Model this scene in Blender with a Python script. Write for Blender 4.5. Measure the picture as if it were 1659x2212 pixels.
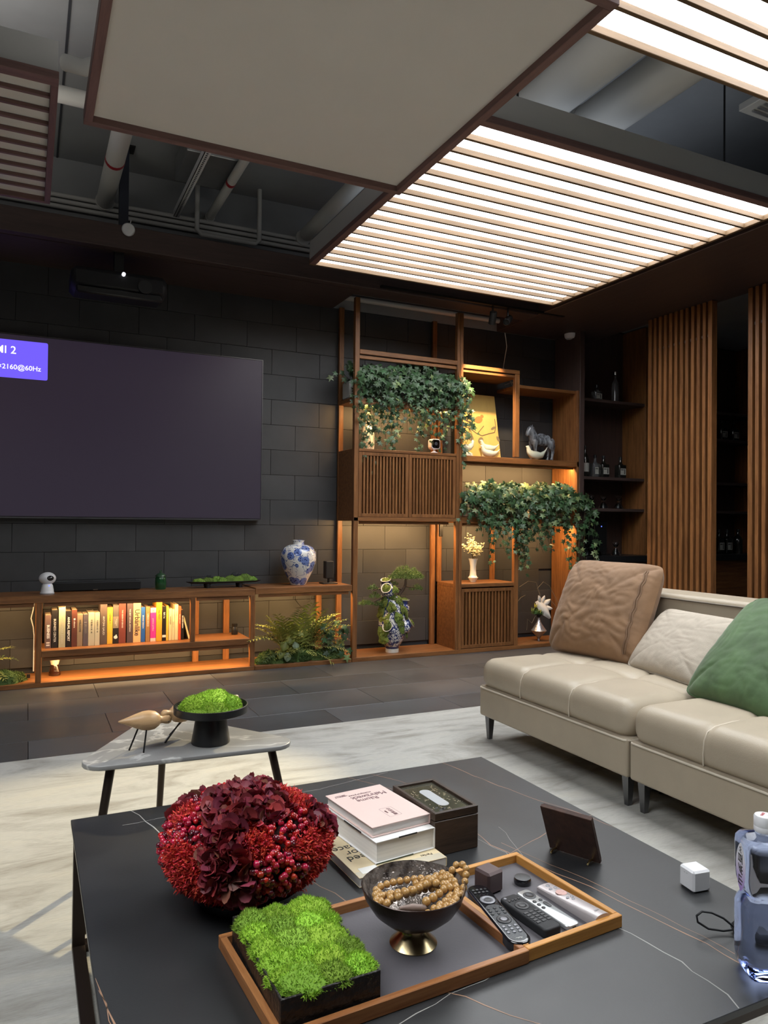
import bpy, math, random
import numpy as np
from mathutils import Vector, Matrix, Quaternion
from mathutils import noise as mnoise

# ---------------------------------------------------------------- clear
for _o in list(bpy.data.objects):
    bpy.data.objects.remove(_o, do_unlink=True)
SC = bpy.context.scene
COL = SC.collection

# ---------------------------------------------------------------- camera
cam_d = bpy.data.cameras.new('camera')
cam = bpy.data.objects.new('camera', cam_d)
COL.objects.link(cam)
_yaw, _pitch, _roll, _fpx = 0.450193, 0.0124663, 0.0100442, 1594.73
_r = Vector((math.cos(_yaw), -math.sin(_yaw), 0)); _f = Vector((math.sin(_yaw), math.cos(_yaw), 0)); _u = Vector((0, 0, 1))
_f2 = _f * math.cos(_pitch) + _u * math.sin(_pitch); _u2 = _u * math.cos(_pitch) - _f * math.sin(_pitch)
_r3 = _r * math.cos(_roll) + _u2 * math.sin(_roll); _u3 = _u2 * math.cos(_roll) - _r * math.sin(_roll)
_m = Matrix.Identity(4)
for i in range(3):
    _m[i][0], _m[i][1], _m[i][2] = _r3[i], _u3[i], -_f2[i]
_m[0][3], _m[1][3], _m[2][3] = 0, 0, 1.12
cam.matrix_world = _m
cam_d.sensor_fit = 'VERTICAL'; cam_d.sensor_height = 36.0
cam_d.lens = _fpx / 2212 * 36.0
cam_d.clip_start = 0.02
SC.camera = cam

# ---------------------------------------------------------------- world, exposure
w = bpy.data.worlds.new('room_world'); SC.world = w; w.use_nodes = True
w.node_tree.nodes['Background'].inputs[0].default_value = (0.55, 0.6, 0.7, 1)
w.node_tree.nodes['Background'].inputs[1].default_value = 0.02
SC.view_settings.view_transform = 'Standard'; SC.view_settings.look = 'None'
SC.view_settings.gamma = 1.0; SC.view_settings.use_curve_mapping = False
SC.view_settings.exposure = 0.45
PANEL_GLOW = 6.8          # radiance of the backlit ceiling panels
LED_W = 0.75              # scale of the warm shelf strips
SPOT_W = 1.0              # scale of the track spots
try:
    SC.cycles.use_denoising = True
    SC.cycles.max_bounces = 8; SC.cycles.diffuse_bounces = 4; SC.cycles.glossy_bounces = 4
    SC.cycles.transmission_bounces = 8; SC.cycles.transparent_max_bounces = 8
    SC.cycles.caustics_reflective = False; SC.cycles.caustics_refractive = False
    SC.cycles.sample_clamp_indirect = 6.0
except Exception:
    pass

# ---------------------------------------------------------------- helpers
RNG = random.Random(7)
PI = math.pi
def R(d): return math.radians(d)
def s2l(c):
    return tuple((v / 255 / 12.92) if v / 255 <= 0.04045 else ((v / 255 + 0.055) / 1.055) ** 2.4 for v in c)

HUE = 0.035
class NT:
    def __init__(s, m): s.t = m.node_tree; s.n = s.t.nodes; s.b = s.n['Principled BSDF']
    def add(s, typ, **kw):
        n = s.n.new(typ)
        for k, v in kw.items():
            if k in n.inputs: n.inputs[k].default_value = v
            else: setattr(n, k, v)
        return n
    def link(s, a, b): s.t.links.new(a, b)

MATS = {}
def pm(name, col, rough=0.5, metal=0.0, spec=None, alpha=1.0, trans=0.0, ior=None, sheen=0.0, coat=0.0,
       emit=None, emit_s=0.0, var=0.0, vscale=6.0, vstretch=(1, 1, 1), bump=0.0, bscale=120.0, bstretch=(1, 1, 1),
       rnd=0.0, island=False, col2=None, rvar=0.0, obj_rnd=0.0, detail=4.0):
    if name in MATS: return MATS[name]
    m = bpy.data.materials.new(name); m.use_nodes = True; t = NT(m); b = t.b
    c = tuple(col) + (1,)
    b.inputs['Base Color'].default_value = c
    b.inputs['Roughness'].default_value = rough; b.inputs['Metallic'].default_value = metal
    if spec is not None: b.inputs['Specular IOR Level'].default_value = spec
    if trans: b.inputs['Transmission Weight'].default_value = trans
    if ior: b.inputs['IOR'].default_value = ior
    if sheen: b.inputs['Sheen Weight'].default_value = sheen; b.inputs['Sheen Roughness'].default_value = 0.4
    if coat: b.inputs['Coat Weight'].default_value = coat; b.inputs['Coat Roughness'].default_value = 0.1
    if alpha < 1: b.inputs['Alpha'].default_value = alpha
    if emit: b.inputs['Emission Color'].default_value = tuple(emit) + (1,); b.inputs['Emission Strength'].default_value = emit_s
    tc = None
    def coords(stretch):
        nonlocal tc
        if tc is None: tc = t.add('ShaderNodeTexCoord')
        mp = t.add('ShaderNodeMapping'); mp.inputs['Scale'].default_value = stretch
        t.link(tc.outputs['Object'], mp.inputs['Vector'])
        if obj_rnd:
            oi = t.add('ShaderNodeObjectInfo'); ml = t.add('ShaderNodeMath', operation='MULTIPLY'); ml.inputs[1].default_value = obj_rnd
            t.link(oi.outputs['Random'], ml.inputs[0]); t.link(ml.outputs[0], mp.inputs['Location'])
        return mp.outputs['Vector']
    fac = None
    if var or col2:
        nz = t.add('ShaderNodeTexNoise', Scale=vscale, Detail=detail, Roughness=0.6)
        t.link(coords(vstretch), nz.inputs['Vector'])
        mr = t.add('ShaderNodeMapRange'); mr.inputs['From Min'].default_value = 0.3; mr.inputs['From Max'].default_value = 0.7
        t.link(nz.outputs[0], mr.inputs['Value'])
        fac = mr.outputs[0]
        mx = t.add('ShaderNodeMix', data_type='RGBA')
        t.link(fac, mx.inputs['Factor'])
        if col2 is None:
            lo = tuple(max(0, v * (1 - var)) for v in col); hi = tuple(min(1, v * (1 + var)) for v in col)
        else: lo, hi = col, col2
        mx.inputs[6].default_value = tuple(lo) + (1,); mx.inputs[7].default_value = tuple(hi) + (1,)
        src = mx.outputs[2]
    else:
        src = None
    if rnd:
        hs = t.add('ShaderNodeHueSaturation')
        if src: t.link(src, hs.inputs['Color'])
        else: hs.inputs['Color'].default_value = c
        oi = t.add('ShaderNodeObjectInfo'); r = oi.outputs['Random']
        if island:
            ge = t.add('ShaderNodeNewGeometry'); ad = t.add('ShaderNodeMath', operation='ADD')
            t.link(r, ad.inputs[0]); t.link(ge.outputs['Random Per Island'], ad.inputs[1])
            fr = t.add('ShaderNodeMath', operation='FRACT'); t.link(ad.outputs[0], fr.inputs[0]); r = fr.outputs[0]
        mv = t.add('ShaderNodeMapRange'); mv.inputs['To Min'].default_value = 1 - rnd; mv.inputs['To Max'].default_value = 1 + rnd
        t.link(r, mv.inputs['Value']); t.link(mv.outputs[0], hs.inputs['Value'])
        m7 = t.add('ShaderNodeMath', operation='MULTIPLY'); m7.inputs[1].default_value = 7.31
        f7 = t.add('ShaderNodeMath', operation='FRACT'); t.link(r, m7.inputs[0]); t.link(m7.outputs[0], f7.inputs[0])
        mh = t.add('ShaderNodeMapRange'); mh.inputs['To Min'].default_value = 0.5 - rnd * HUE; mh.inputs['To Max'].default_value = 0.5 + rnd * HUE
        t.link(f7.outputs[0], mh.inputs['Value']); t.link(mh.outputs[0], hs.inputs['Hue'])
        src = hs.outputs[0]
    if src: t.link(src, b.inputs['Base Color'])
    if rvar and fac is not None:
        rr = t.add('ShaderNodeMapRange'); rr.inputs['To Min'].default_value = rough - rvar; rr.inputs['To Max'].default_value = rough + rvar
        t.link(fac, rr.inputs['Value']); t.link(rr.outputs[0], b.inputs['Roughness'])
    if bump:
        nb = t.add('ShaderNodeTexNoise', Scale=bscale, Detail=3.0)
        t.link(coords(bstretch), nb.inputs['Vector'])
        bp = t.add('ShaderNodeBump', Strength=bump, Distance=0.004)
        t.link(nb.outputs[0], bp.inputs['Height']); t.link(bp.outputs[0], b.inputs['Normal'])
    MATS[name] = m
    return m

def wood(name, c1, c2, axis='X', rough=0.42, scale=9.0, ring=1.0, spec=0.4, rnd=0.12):
    """straight-grained timber, the grain running along one object axis"""
    if name in MATS: return MATS[name]
    m = bpy.data.materials.new(name); m.use_nodes = True; t = NT(m); b = t.b
    tc = t.add('ShaderNodeTexCoord'); mp = t.add('ShaderNodeMapping')
    st = {'X': (0.7, 9, 9), 'Y': (9, 0.7, 9), 'Z': (9, 9, 0.7)}[axis]
    mp.inputs['Scale'].default_value = st
    oi = t.add('ShaderNodeObjectInfo'); ml = t.add('ShaderNodeMath', operation='MULTIPLY'); ml.inputs[1].default_value = 13.7
    t.link(oi.outputs['Random'], ml.inputs[0]); t.link(ml.outputs[0], mp.inputs['Location'])
    t.link(tc.outputs['Object'], mp.inputs['Vector'])
    n1 = t.add('ShaderNodeTexNoise', Scale=scale * 0.5, Detail=6.0, Roughness=0.62, Distortion=0.4 * ring)
    n2 = t.add('ShaderNodeTexNoise', Scale=scale * 4, Detail=3.0)
    t.link(mp.outputs[0], n1.inputs['Vector']); t.link(mp.outputs[0], n2.inputs['Vector'])
    ad = t.add('ShaderNodeMath', operation='MULTIPLY_ADD'); ad.inputs[1].default_value = 0.35
    t.link(n2.outputs[0], ad.inputs[0]); t.link(n1.outputs[0], ad.inputs[2])
    mr = t.add('ShaderNodeMapRange'); mr.inputs['From Min'].default_value = 0.48; mr.inputs['From Max'].default_value = 0.88
    t.link(ad.outputs[0], mr.inputs['Value'])
    mx = t.add('ShaderNodeMix', data_type='RGBA'); mx.inputs[6].default_value = tuple(c1) + (1,); mx.inputs[7].default_value = tuple(c2) + (1,)
    t.link(mr.outputs[0], mx.inputs['Factor'])
    hs = t.add('ShaderNodeHueSaturation'); mv = t.add('ShaderNodeMapRange')
    mv.inputs['To Min'].default_value = 1 - rnd; mv.inputs['To Max'].default_value = 1 + rnd
    t.link(oi.outputs['Random'], mv.inputs['Value']); t.link(mv.outputs[0], hs.inputs['Value']); t.link(mx.outputs[2], hs.inputs['Color'])
    t.link(hs.outputs[0], b.inputs['Base Color'])
    b.inputs['Roughness'].default_value = rough; b.inputs['Specular IOR Level'].default_value = spec
    bp = t.add('ShaderNodeBump', Strength=0.12, Distance=0.002)
    t.link(ad.outputs[0], bp.inputs['Height']); t.link(bp.outputs[0], b.inputs['Normal'])
    MATS[name] = m
    return m

# ---- mesh builder ------------------------------------------------
class MB:
    def __init__(s): s.v = []; s.f = []
    def add(s, vs, fs, M=None):
        o = len(s.v)
        if M is not None: vs = [M @ Vector(p) for p in vs]
        s.v.extend([tuple(p) for p in vs]); s.f.extend([tuple(i + o for i in f) for f in fs])
        return s
    def box(s, x0, x1, y0, y1, z0, z1, ch=0.0, M=None):
        if x1 < x0: x0, x1 = x1, x0
        if y1 < y0: y0, y1 = y1, y0
        if z1 < z0: z0, z1 = z1, z0
        if ch <= 0:
            vs = [(x, y, z) for z in (z0, z1) for y in (y0, y1) for x in (x0, x1)]
            fs = [(0, 2, 3, 1), (4, 5, 7, 6), (0, 1, 5, 4), (2, 6, 7, 3), (0, 4, 6, 2), (1, 3, 7, 5)]
            return s.add(vs, fs, M)
        ch = min(ch, (x1 - x0) * .45, (y1 - y0) * .45, (z1 - z0) * .45)
        c = ((x0 + x1) / 2, (y0 + y1) / 2, (z0 + z1) / 2); h = ((x1 - x0) / 2, (y1 - y0) / 2, (z1 - z0) / 2)
        vs = []; idx = {}
        for sx in (-1, 1):
            for sy in (-1, 1):
                for sz in (-1, 1):
                    for a in range(3):
                        d = [sx * (h[0] - ch), sy * (h[1] - ch), sz * (h[2] - ch)]
                        d[a] = (sx, sy, sz)[a] * h[a]
                        idx[(sx, sy, sz, a)] = len(vs); vs.append((c[0] + d[0], c[1] + d[1], c[2] + d[2]))
        fs = []
        def face(ids):
            p = [Vector(vs[i]) for i in ids]; n = (p[1] - p[0]).cross(p[2] - p[0]); m = sum(p, Vector()) / len(p) - Vector(c)
            fs.append(tuple(ids) if n.dot(m) > 0 else tuple(reversed(ids)))
        for a in range(3):
            b_, c_ = [k for k in range(3) if k != a]
            for sg in (-1, 1):
                q = []
                for u, v in ((-1, -1), (1, -1), (1, 1), (-1, 1)):
                    k = [0, 0, 0]; k[a] = sg; k[b_] = u; k[c_] = v; q.append(idx[(k[0], k[1], k[2], a)])
                face(q)
            for u in (-1, 1):          # edges along a
                for v in (-1, 1):
                    k0 = [0, 0, 0]; k0[b_] = u; k0[c_] = v; k1 = list(k0); k0[a] = -1; k1[a] = 1
                    face([idx[(*k0, b_)], idx[(*k1, b_)], idx[(*k1, c_)], idx[(*k0, c_)]])
        for sx in (-1, 1):
            for sy in (-1, 1):
                for sz in (-1, 1): face([idx[(sx, sy, sz, a)] for a in range(3)])
        return s.add(vs, fs, M)
    def tube(s, pts, r, n=8, cap=True, M=None):
        pts = [Vector(p) for p in pts]; k = len(pts)
        rs = r if hasattr(r, '__len__') else [r] * k
        vs = []; fs = []; up = None
        for i, p in enumerate(pts):
            t = (pts[min(i + 1, k - 1)] - pts[max(i - 1, 0)])
            t = t.normalized() if t.length > 1e-9 else Vector((0, 0, 1))
            if up is None:
                up = Vector((0, 0, 1)) if abs(t.z) < .9 else Vector((1, 0, 0))
            a = t.cross(up)
            if a.length < 1e-6: a = t.orthogonal()
            a.normalize(); b = a.cross(t).normalized(); up = b
            for j in range(n):
                an = 2 * PI * j / n
                vs.append(p + (a * math.cos(an) + b * math.sin(an)) * rs[i])
        for i in range(k - 1):
            for j in range(n):
                j2 = (j + 1) % n
                fs.append((i * n + j, i * n + j2, (i + 1) * n + j2, (i + 1) * n + j))
        if cap:
            fs.append(tuple(reversed(range(n)))); fs.append(tuple((k - 1) * n + j for j in range(n)))
        return s.add(vs, fs, M)
    def cyl(s, c, r, h, n=20, axis='Z', M=None, r2=None):
        c = Vector(c); d = {'X': Vector((1, 0, 0)), 'Y': Vector((0, 1, 0)), 'Z': Vector((0, 0, 1))}[axis]
        return s.tube([c, c + d * h], [r, r if r2 is None else r2], n, True, M)
    def lathe(s, prof, n=28, c=(0, 0, 0), M=None, sx=1.0, sy=1.0, wob=None, cap=True):
        vs = []; fs = []; k = len(prof)
        for i, (r, z) in enumerate(prof):
            for j in range(n):
                a = 2 * PI * j / n; rr = r * (wob(a, z) if wob else 1)
                vs.append((c[0] + rr * math.cos(a) * sx, c[1] + rr * math.sin(a) * sy, c[2] + z))
        for i in range(k - 1):
            for j in range(n):
                j2 = (j + 1) % n
                fs.append((i * n + j, i * n + j2, (i + 1) * n + j2, (i + 1) * n + j))
        if cap and prof[0][0] > 1e-6: fs.append(tuple(reversed(range(n))))
        if cap and prof[-1][0] > 1e-6: fs.append(tuple((k - 1) * n + j for j in range(n)))
        return s.add(vs, fs, M)
    def ball(s, c, r, n=12, m=8, M=None):
        rx, ry, rz = r if hasattr(r, '__len__') else (r, r, r)
        vs = [(c[0], c[1], c[2] - rz)]; fs = []
        for i in range(1, m):
            th = PI * i / m - PI / 2
            for j in range(n):
                a = 2 * PI * j / n
                vs.append((c[0] + rx * math.cos(th) * math.cos(a), c[1] + ry * math.cos(th) * math.sin(a), c[2] + rz * math.sin(th)))
        vs.append((c[0], c[1], c[2] + rz))
        for j in range(n): fs.append((0, 1 + (j + 1) % n, 1 + j))
        for i in range(m - 2):
            for j in range(n):
                a0 = 1 + i * n; a1 = a0 + n; j2 = (j + 1) % n
                fs.append((a0 + j, a0 + j2, a1 + j2, a1 + j))
        t = len(vs) - 1; a0 = 1 + (m - 2) * n
        for j in range(n): fs.append((a0 + j, a0 + (j + 1) % n, t))
        return s.add(vs, fs, M)
    def prism(s, poly, z0, z1, rd=0.0, M=None, steps=3):
        """polygon (counter-clockwise) extruded, with rounded top and bottom rims"""
        n = len(poly); P = [Vector((p[0], p[1])) for p in poly]
        nr = []
        for i in range(n):
            e0 = (P[i] - P[i - 1]); e1 = (P[(i + 1) % n] - P[i])
            a = Vector((e0.y, -e0.x)); b = Vector((e1.y, -e1.x))
            if a.length > 1e-9: a.normalize()
            if b.length > 1e-9: b.normalize()
            q = a + b
            nr.append(q.normalized() * (1 / max(.5, (q.normalized().dot(a)))) if q.length > 1e-6 else a)
        rings = []
        if rd > 0:
            for k in range(steps + 1):
                a = PI / 2 * k / steps; rings.append((rd * (1 - math.sin(a)), z0 + rd * (1 - math.cos(a))))
            for k in range(steps + 1):
                a = PI / 2 * k / steps; rings.append((rd * (1 - math.cos(a)), z1 - rd * (1 - math.sin(a))))
        else: rings = [(0, z0), (0, z1)]
        vs = []; fs = []
        for ins, z in rings:
            for i in range(n): q = P[i] - nr[i] * ins; vs.append((q.x, q.y, z))
        for k in range(len(rings) - 1):
            for i in range(n):
                i2 = (i + 1) % n; fs.append((k * n + i, k * n + i2, (k + 1) * n + i2, (k + 1) * n + i))
        fs.append(tuple(reversed(range(n)))); fs.append(tuple((len(rings) - 1) * n + i for i in range(n)))
        return s.add(vs, fs, M)
    def grid(s, fn, nu, nv, M=None, closed_u=False):
        vs = []; fs = []
        for i in range(nu + 1):
            for j in range(nv + 1): vs.append(fn(i / nu, j / nv))
        for i in range(nu):
            for j in range(nv):
                a = i * (nv + 1) + j; fs.append((a, a + nv + 1, a + nv + 2, a + 1))
        return s.add(vs, fs, M)
    def mesh(s, name, mat, smooth=None):
        me = bpy.data.meshes.new(name)
        me.from_pydata(s.v, [], s.f); me.update()
        if smooth is not None:
            me.polygons.foreach_set('use_smooth', [True] * len(me.polygons))
            if smooth < 179: me.set_sharp_from_angle(angle=R(smooth))
        if mat: me.materials.append(mat)
        return me

LOC = {}
def put(name, me, parent=None, loc=None, M=None, kind=None):
    o = bpy.data.objects.new(name, me); COL.objects.link(o)
    if parent is not None: o.parent = parent
    if M is not None: o.matrix_basis = M
    elif loc is not None: o.location = loc
    if kind: o['kind'] = kind
    return o
def part(name, mb, mat, parent, smooth=None, world=True, kind=None, label=None, M=None):
    """a mesh part; world=True means its vertices are written in room coordinates"""
    if world:
        root = parent
        while root.parent is not None: root = root.parent
        l = LOC[root.name]
        mb.v = [(p[0] - l[0], p[1] - l[1], p[2] - l[2]) for p in mb.v]
    o = put(name, mb.mesh(name, mat, smooth), parent, M=M, kind=kind)
    if label: o['label'] = label
    return o
def thing(name, label, cat, loc=(0, 0, 0), rz=0.0, group=None):
    o = bpy.data.objects.new(name, None); COL.objects.link(o)
    o.empty_display_size = 0.05
    o.location = loc; o.rotation_euler = (0, 0, rz); o['label'] = label; o['category'] = cat
    if group: o['group'] = group
    LOC[o.name] = loc
    return o
def solo(name, mb, mat, label, cat, loc=(0, 0, 0), rz=0.0, smooth=None, group=None, kind=None, world=False):
    if world: mb.v = [(p[0] - loc[0], p[1] - loc[1], p[2] - loc[2]) for p in mb.v]
    o = put(name, mb.mesh(name, mat, smooth), None, loc); o.rotation_euler = (0, 0, rz)
    o['label'] = label; o['category'] = cat
    if group: o['group'] = group
    if kind: o['kind'] = kind
    LOC[o.name] = loc
    return o
def struct(name, mb, mat, label, parent=None, smooth=None):
    o = put(name, mb.mesh(name, mat, smooth), parent); o['kind'] = 'structure'; o['label'] = label
    LOC[o.name] = (0, 0, 0)
    return o
def text(name, body, size, parent, mat, M, align='CENTER', bold=0.0, spacing=1.0, ext=0.0002, sx=1.0, label=None):
    cu = bpy.data.curves.new(name, 'FONT'); cu.body = body; cu.size = size
    cu.align_x = align; cu.align_y = 'CENTER'; cu.offset = bold; cu.space_character = spacing
    cu.extrude = ext; cu.resolution_u = 3; cu.materials.append(mat)
    o = bpy.data.objects.new(name, cu); COL.objects.link(o); o.parent = parent
    o.matrix_basis = M @ Matrix.Diagonal((sx, 1, 1, 1))
    if label: o['label'] = label
    return o
def frame(o, x, y):
    """matrix with origin o and x, y axes"""
    x = Vector(x).normalized(); y = Vector(y).normalized(); z = x.cross(y)
    m = Matrix.Identity(4)
    for i in range(3): m[i][0], m[i][1], m[i][2], m[i][3] = x[i], y[i], z[i], o[i]
    return m
def tmesh(name, body, size, parent, mat, M, **kw):
    o = text(name, body, size, parent, mat, M, **kw)
    dg = bpy.context.evaluated_depsgraph_get(); me = bpy.data.meshes.new_from_object(o.evaluated_get(dg))
    mb, lab = o.matrix_basis.copy(), o.get('label'); cu = o.data; bpy.data.objects.remove(o); bpy.data.curves.remove(cu)
    if not me.materials: me.materials.append(mat)
    n = put(name, me, parent, M=mb)
    if lab: n['label'] = lab
    return n
def area(name, loc, rot, sx, sy, power, col, parent=None, spread=None):
    d = bpy.data.lights.new(name, 'AREA'); d.shape = 'RECTANGLE'; d.size = sx; d.size_y = sy
    d.energy = power; d.color = col
    if spread: d.spread = R(spread)
    o = bpy.data.objects.new(name, d); COL.objects.link(o)
    o.location = loc; o.rotation_euler = rot
    if parent is not None: o.parent = parent
    return o
def rrect(w, h, r, n=5, cx=0, cy=0):
    out = []
    for sx, sy, a0 in ((1, 1, 0), (-1, 1, 90), (-1, -1, 180), (1, -1, 270)):
        for k in range(n + 1):
            a = R(a0 + 90 * k / n); out.append((cx + sx * (w / 2 - r) + r * math.cos(a), cy + sy * (h / 2 - r) + r * math.sin(a)))
    return out

# ---------------------------------------------------------------- materials
WC1, WC2 = (0.135, 0.053, 0.018), (0.30, 0.128, 0.044)
wood_x = wood('walnut_along_x', WC1, WC2, 'X'); wood_y = wood('walnut_along_y', WC1, WC2, 'Y'); wood_z = wood('walnut_along_z', WC1, WC2, 'Z')
dk1, dk2 = (0.055, 0.036, 0.032), (0.080, 0.051, 0.045)
dwood_x = wood('dark_stained_wood_x', dk1, dk2, 'X', rough=.5, rnd=.05); dwood_y = wood('dark_stained_wood_y', dk1, dk2, 'Y', rough=.5, rnd=.05)
dwood_z = wood('dark_stained_wood_z', dk1, dk2, 'Z', rough=.5, rnd=.05)
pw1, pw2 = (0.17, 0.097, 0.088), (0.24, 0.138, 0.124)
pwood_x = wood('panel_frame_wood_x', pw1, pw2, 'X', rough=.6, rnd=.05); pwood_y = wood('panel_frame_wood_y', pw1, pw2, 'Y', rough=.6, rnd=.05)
lw1, lw2 = (0.12, 0.072, 0.036), (0.18, 0.11, 0.056)  # panel frame timber again, with the diffuser glow tinted into its colour
glow_wood_x = wood('glow_tinted_wood_x', lw1, lw2, 'X', rough=.6, rnd=.05); glow_wood_y = wood('glow_tinted_wood_y', lw1, lw2, 'Y', rough=.6, rnd=.05)
white_paint = pm('white_paint', (.62, .62, .60), .7)
black_plastic = pm('black_plastic', (.012, .012, .013), .35)
black_matte = pm('black_matte', (.014, .014, .016), .6)
white_plastic = pm('white_plastic', (.78, .78, .80), .35)
black_metal = pm('black_metal', (.012, .011, .011), .45, metal=.3)
brass = pm('brass', (.62, .47, .22), .28, metal=1)
chrome = pm('chrome', (.75, .75, .76), .2, metal=1)
glass = pm('clear_glass', (.95, .97, .97), .02, trans=1.0, ior=1.45)
white_ink = pm('white_ink', (.85, .84, .80), .6); dark_ink = pm('dark_ink', (.03, .03, .03), .6)
# ================================================================ the room
tile_wall_m = pm('charcoal_wall_tile', (.042, .043, .046), .52, var=.16, vscale=3.5, rnd=.10, obj_rnd=9.0, bump=.06, bscale=60)
tile_floor_m = pm('dark_slate_floor_tile', (.064, .068, .074), .42, var=.22, vscale=2.2, rnd=.16, obj_rnd=11.0, rvar=.07, bump=.05, bscale=40)
grout_m = pm('dark_grout', (.012, .012, .013), .9)
concrete_m = pm('grey_painted_concrete', (.26, .265, .27), .85, var=.10, vscale=2.0, bump=.1, bscale=30)
dark_wall_m = pm('dark_painted_wall', (.030, .032, .038), .8)

fl = MB(); fl.box(-3.1, 7.7, -3.1, 5.9, -.12, -.012); floor = struct('floor', fl, grout_m, 'dark slate tiled floor')
TW, TD = 0.79, 0.42
_full = MB(); _full.box(-TW / 2 + .0012, TW / 2 - .0012, -TD / 2 + .0012, TD / 2 - .0012, -.014, 0, .0012)
_full = _full.mesh('tile', tile_floor_m)
for r in range(13):
    y0 = 4.95 - (r - 1) * TD if r else 5.37
    y0 = 5.37 - r * TD
    off = 0.42 if r % 2 == 0 else 0.02
    for c in range(-2, 9):
        put('tile', _full, floor, (off + (c - 1) * TW + TW / 2, y0 - TD / 2 + (.0 if r else 0), 0))
b_ = MB(); b_.box(-TW / 2 + .0012, TW / 2 - .0012, -.19, .19, -.014, 0, .0012); b_ = b_.mesh('tile', tile_floor_m)
for c in range(-2, 9): put('tile', b_, floor, (.02 + (c - 1) * TW + TW / 2, 5.37 + .192, 0))

wb = MB(); wb.box(-3.1, 7.7, 5.765, 5.95, -.1, 3.75); wall_back = struct('wall_back', wb, dark_wall_m, 'far wall clad in charcoal tiles')
PW, PH = .412, .2025
_wt = MB(); _wt.box(-PW / 2 + .001, PW / 2 - .001, 5.75 - 5.76, .012, -PH / 2 + .001, PH / 2 - .001, .0012); _wt = _wt.mesh('tile', tile_wall_m)
for k in range(-5, 9):
    z0 = 1.08 + PH * k
    off = 0.112 if k % 2 == 0 else -.094
    for c in range(-3, 12):
        put('tile', _wt, wall_back, (off + c * PW - PW / 2, 5.76, z0 + PH / 2))
up = MB(); up.box(-3.0, 4.62, 5.755, 5.766, 2.906, 3.7); put('upper_wall_paint', up.mesh('upper_wall_paint', concrete_m), wall_back)

for nm, bx, lb in (('wall_left', (-3.15, -3.0, -3, 5.9), 'plain dark side wall'), ('wall_right', (7.6, 7.75, -3, 5.9), 'plain dark wall behind the bar'),
                   ('wall_front', (-3.1, 7.7, -3.15, -3.0), 'plain wall facing the shelves')):
    q = MB(); q.box(bx[0], bx[1], bx[2], bx[3], -.1, 3.75); struct(nm, q, dark_wall_m if nm != 'wall_front' else concrete_m, lb)
q = MB(); q.box(-3.1, 7.7, -3.1, 5.9, 3.7, 3.85); ceiling = struct('ceiling', q, concrete_m, 'raw grey concrete ceiling slab')
for i, x in enumerate((.15, 3.05)):
    q = MB(); q.box(x, x + .012, -3, 5.75, 3.694, 3.7); put('joint', q.mesh('joint', dark_wall_m), ceiling)

# dark timber beam and soffits
q = MB(); q.box(-3, 3.93, 5.13, 5.33, 2.905, 3.06, .004)
trim1 = struct('trim_1', q, dwood_x, 'dark stained timber beam below the open ceiling')
q = MB(); q.box(-3, 2.28, 5.33, 5.75, 2.925, 2.965); put('soffit_board', q.mesh('soffit_board', dwood_x), trim1)
q = MB(); q.box(-3, 2.28, 5.20, 5.75, 2.900, 2.926); put('soffit_board', q.mesh('soffit_board', dwood_x), trim1)
q = MB(); q.box(3.93, 4.98, -3, 5.75, 2.905, 3.06, .004)
trim2 = struct('trim_2', q, dwood_y, 'dark stained soffit along the bar side')
q = MB(); q.box(4.98, 7.6, -3, 5.76, 3.08, 3.12); struct('trim_3', q, concrete_m, 'grey painted ceiling over the bar')

# ---------------------------------------------------------------- hanging ceiling panels
def glow(name, s, tint=(1, 1, 1)):
    m = bpy.data.materials.new(name); m.use_nodes = True; t = NT(m)
    t.b.inputs['Base Color'].default_value = (.8, .8, .8, 1)
    tc = t.add('ShaderNodeTexCoord'); nz = t.add('ShaderNodeTexNoise', Scale=1.5, Detail=2.0)
    t.link(tc.outputs['Object'], nz.inputs['Vector'])
    mr = t.add('ShaderNodeMapRange'); mr.inputs['From Min'].default_value = .35; mr.inputs['From Max'].default_value = .65
    mr.inputs['To Min'].default_value = s * .8; mr.inputs['To Max'].default_value = s * 1.1
    t.link(nz.outputs[0], mr.inputs['Value']); t.link(mr.outputs[0], t.b.inputs['Emission Strength'])
    t.b.inputs['Emission Color'].default_value = tuple(tint) + (1,)
    return m
glow_m = glow('backlit_diffuser', PANEL_GLOW, (.93, .97, 1.0))
fabric_m = pm('stretched_white_fabric', (.76, .725, .68), .9, var=.02, vscale=3, bump=.05, bscale=300)
house_m = pm('panel_housing_paint', (.50, .50, .49), .75)

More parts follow.
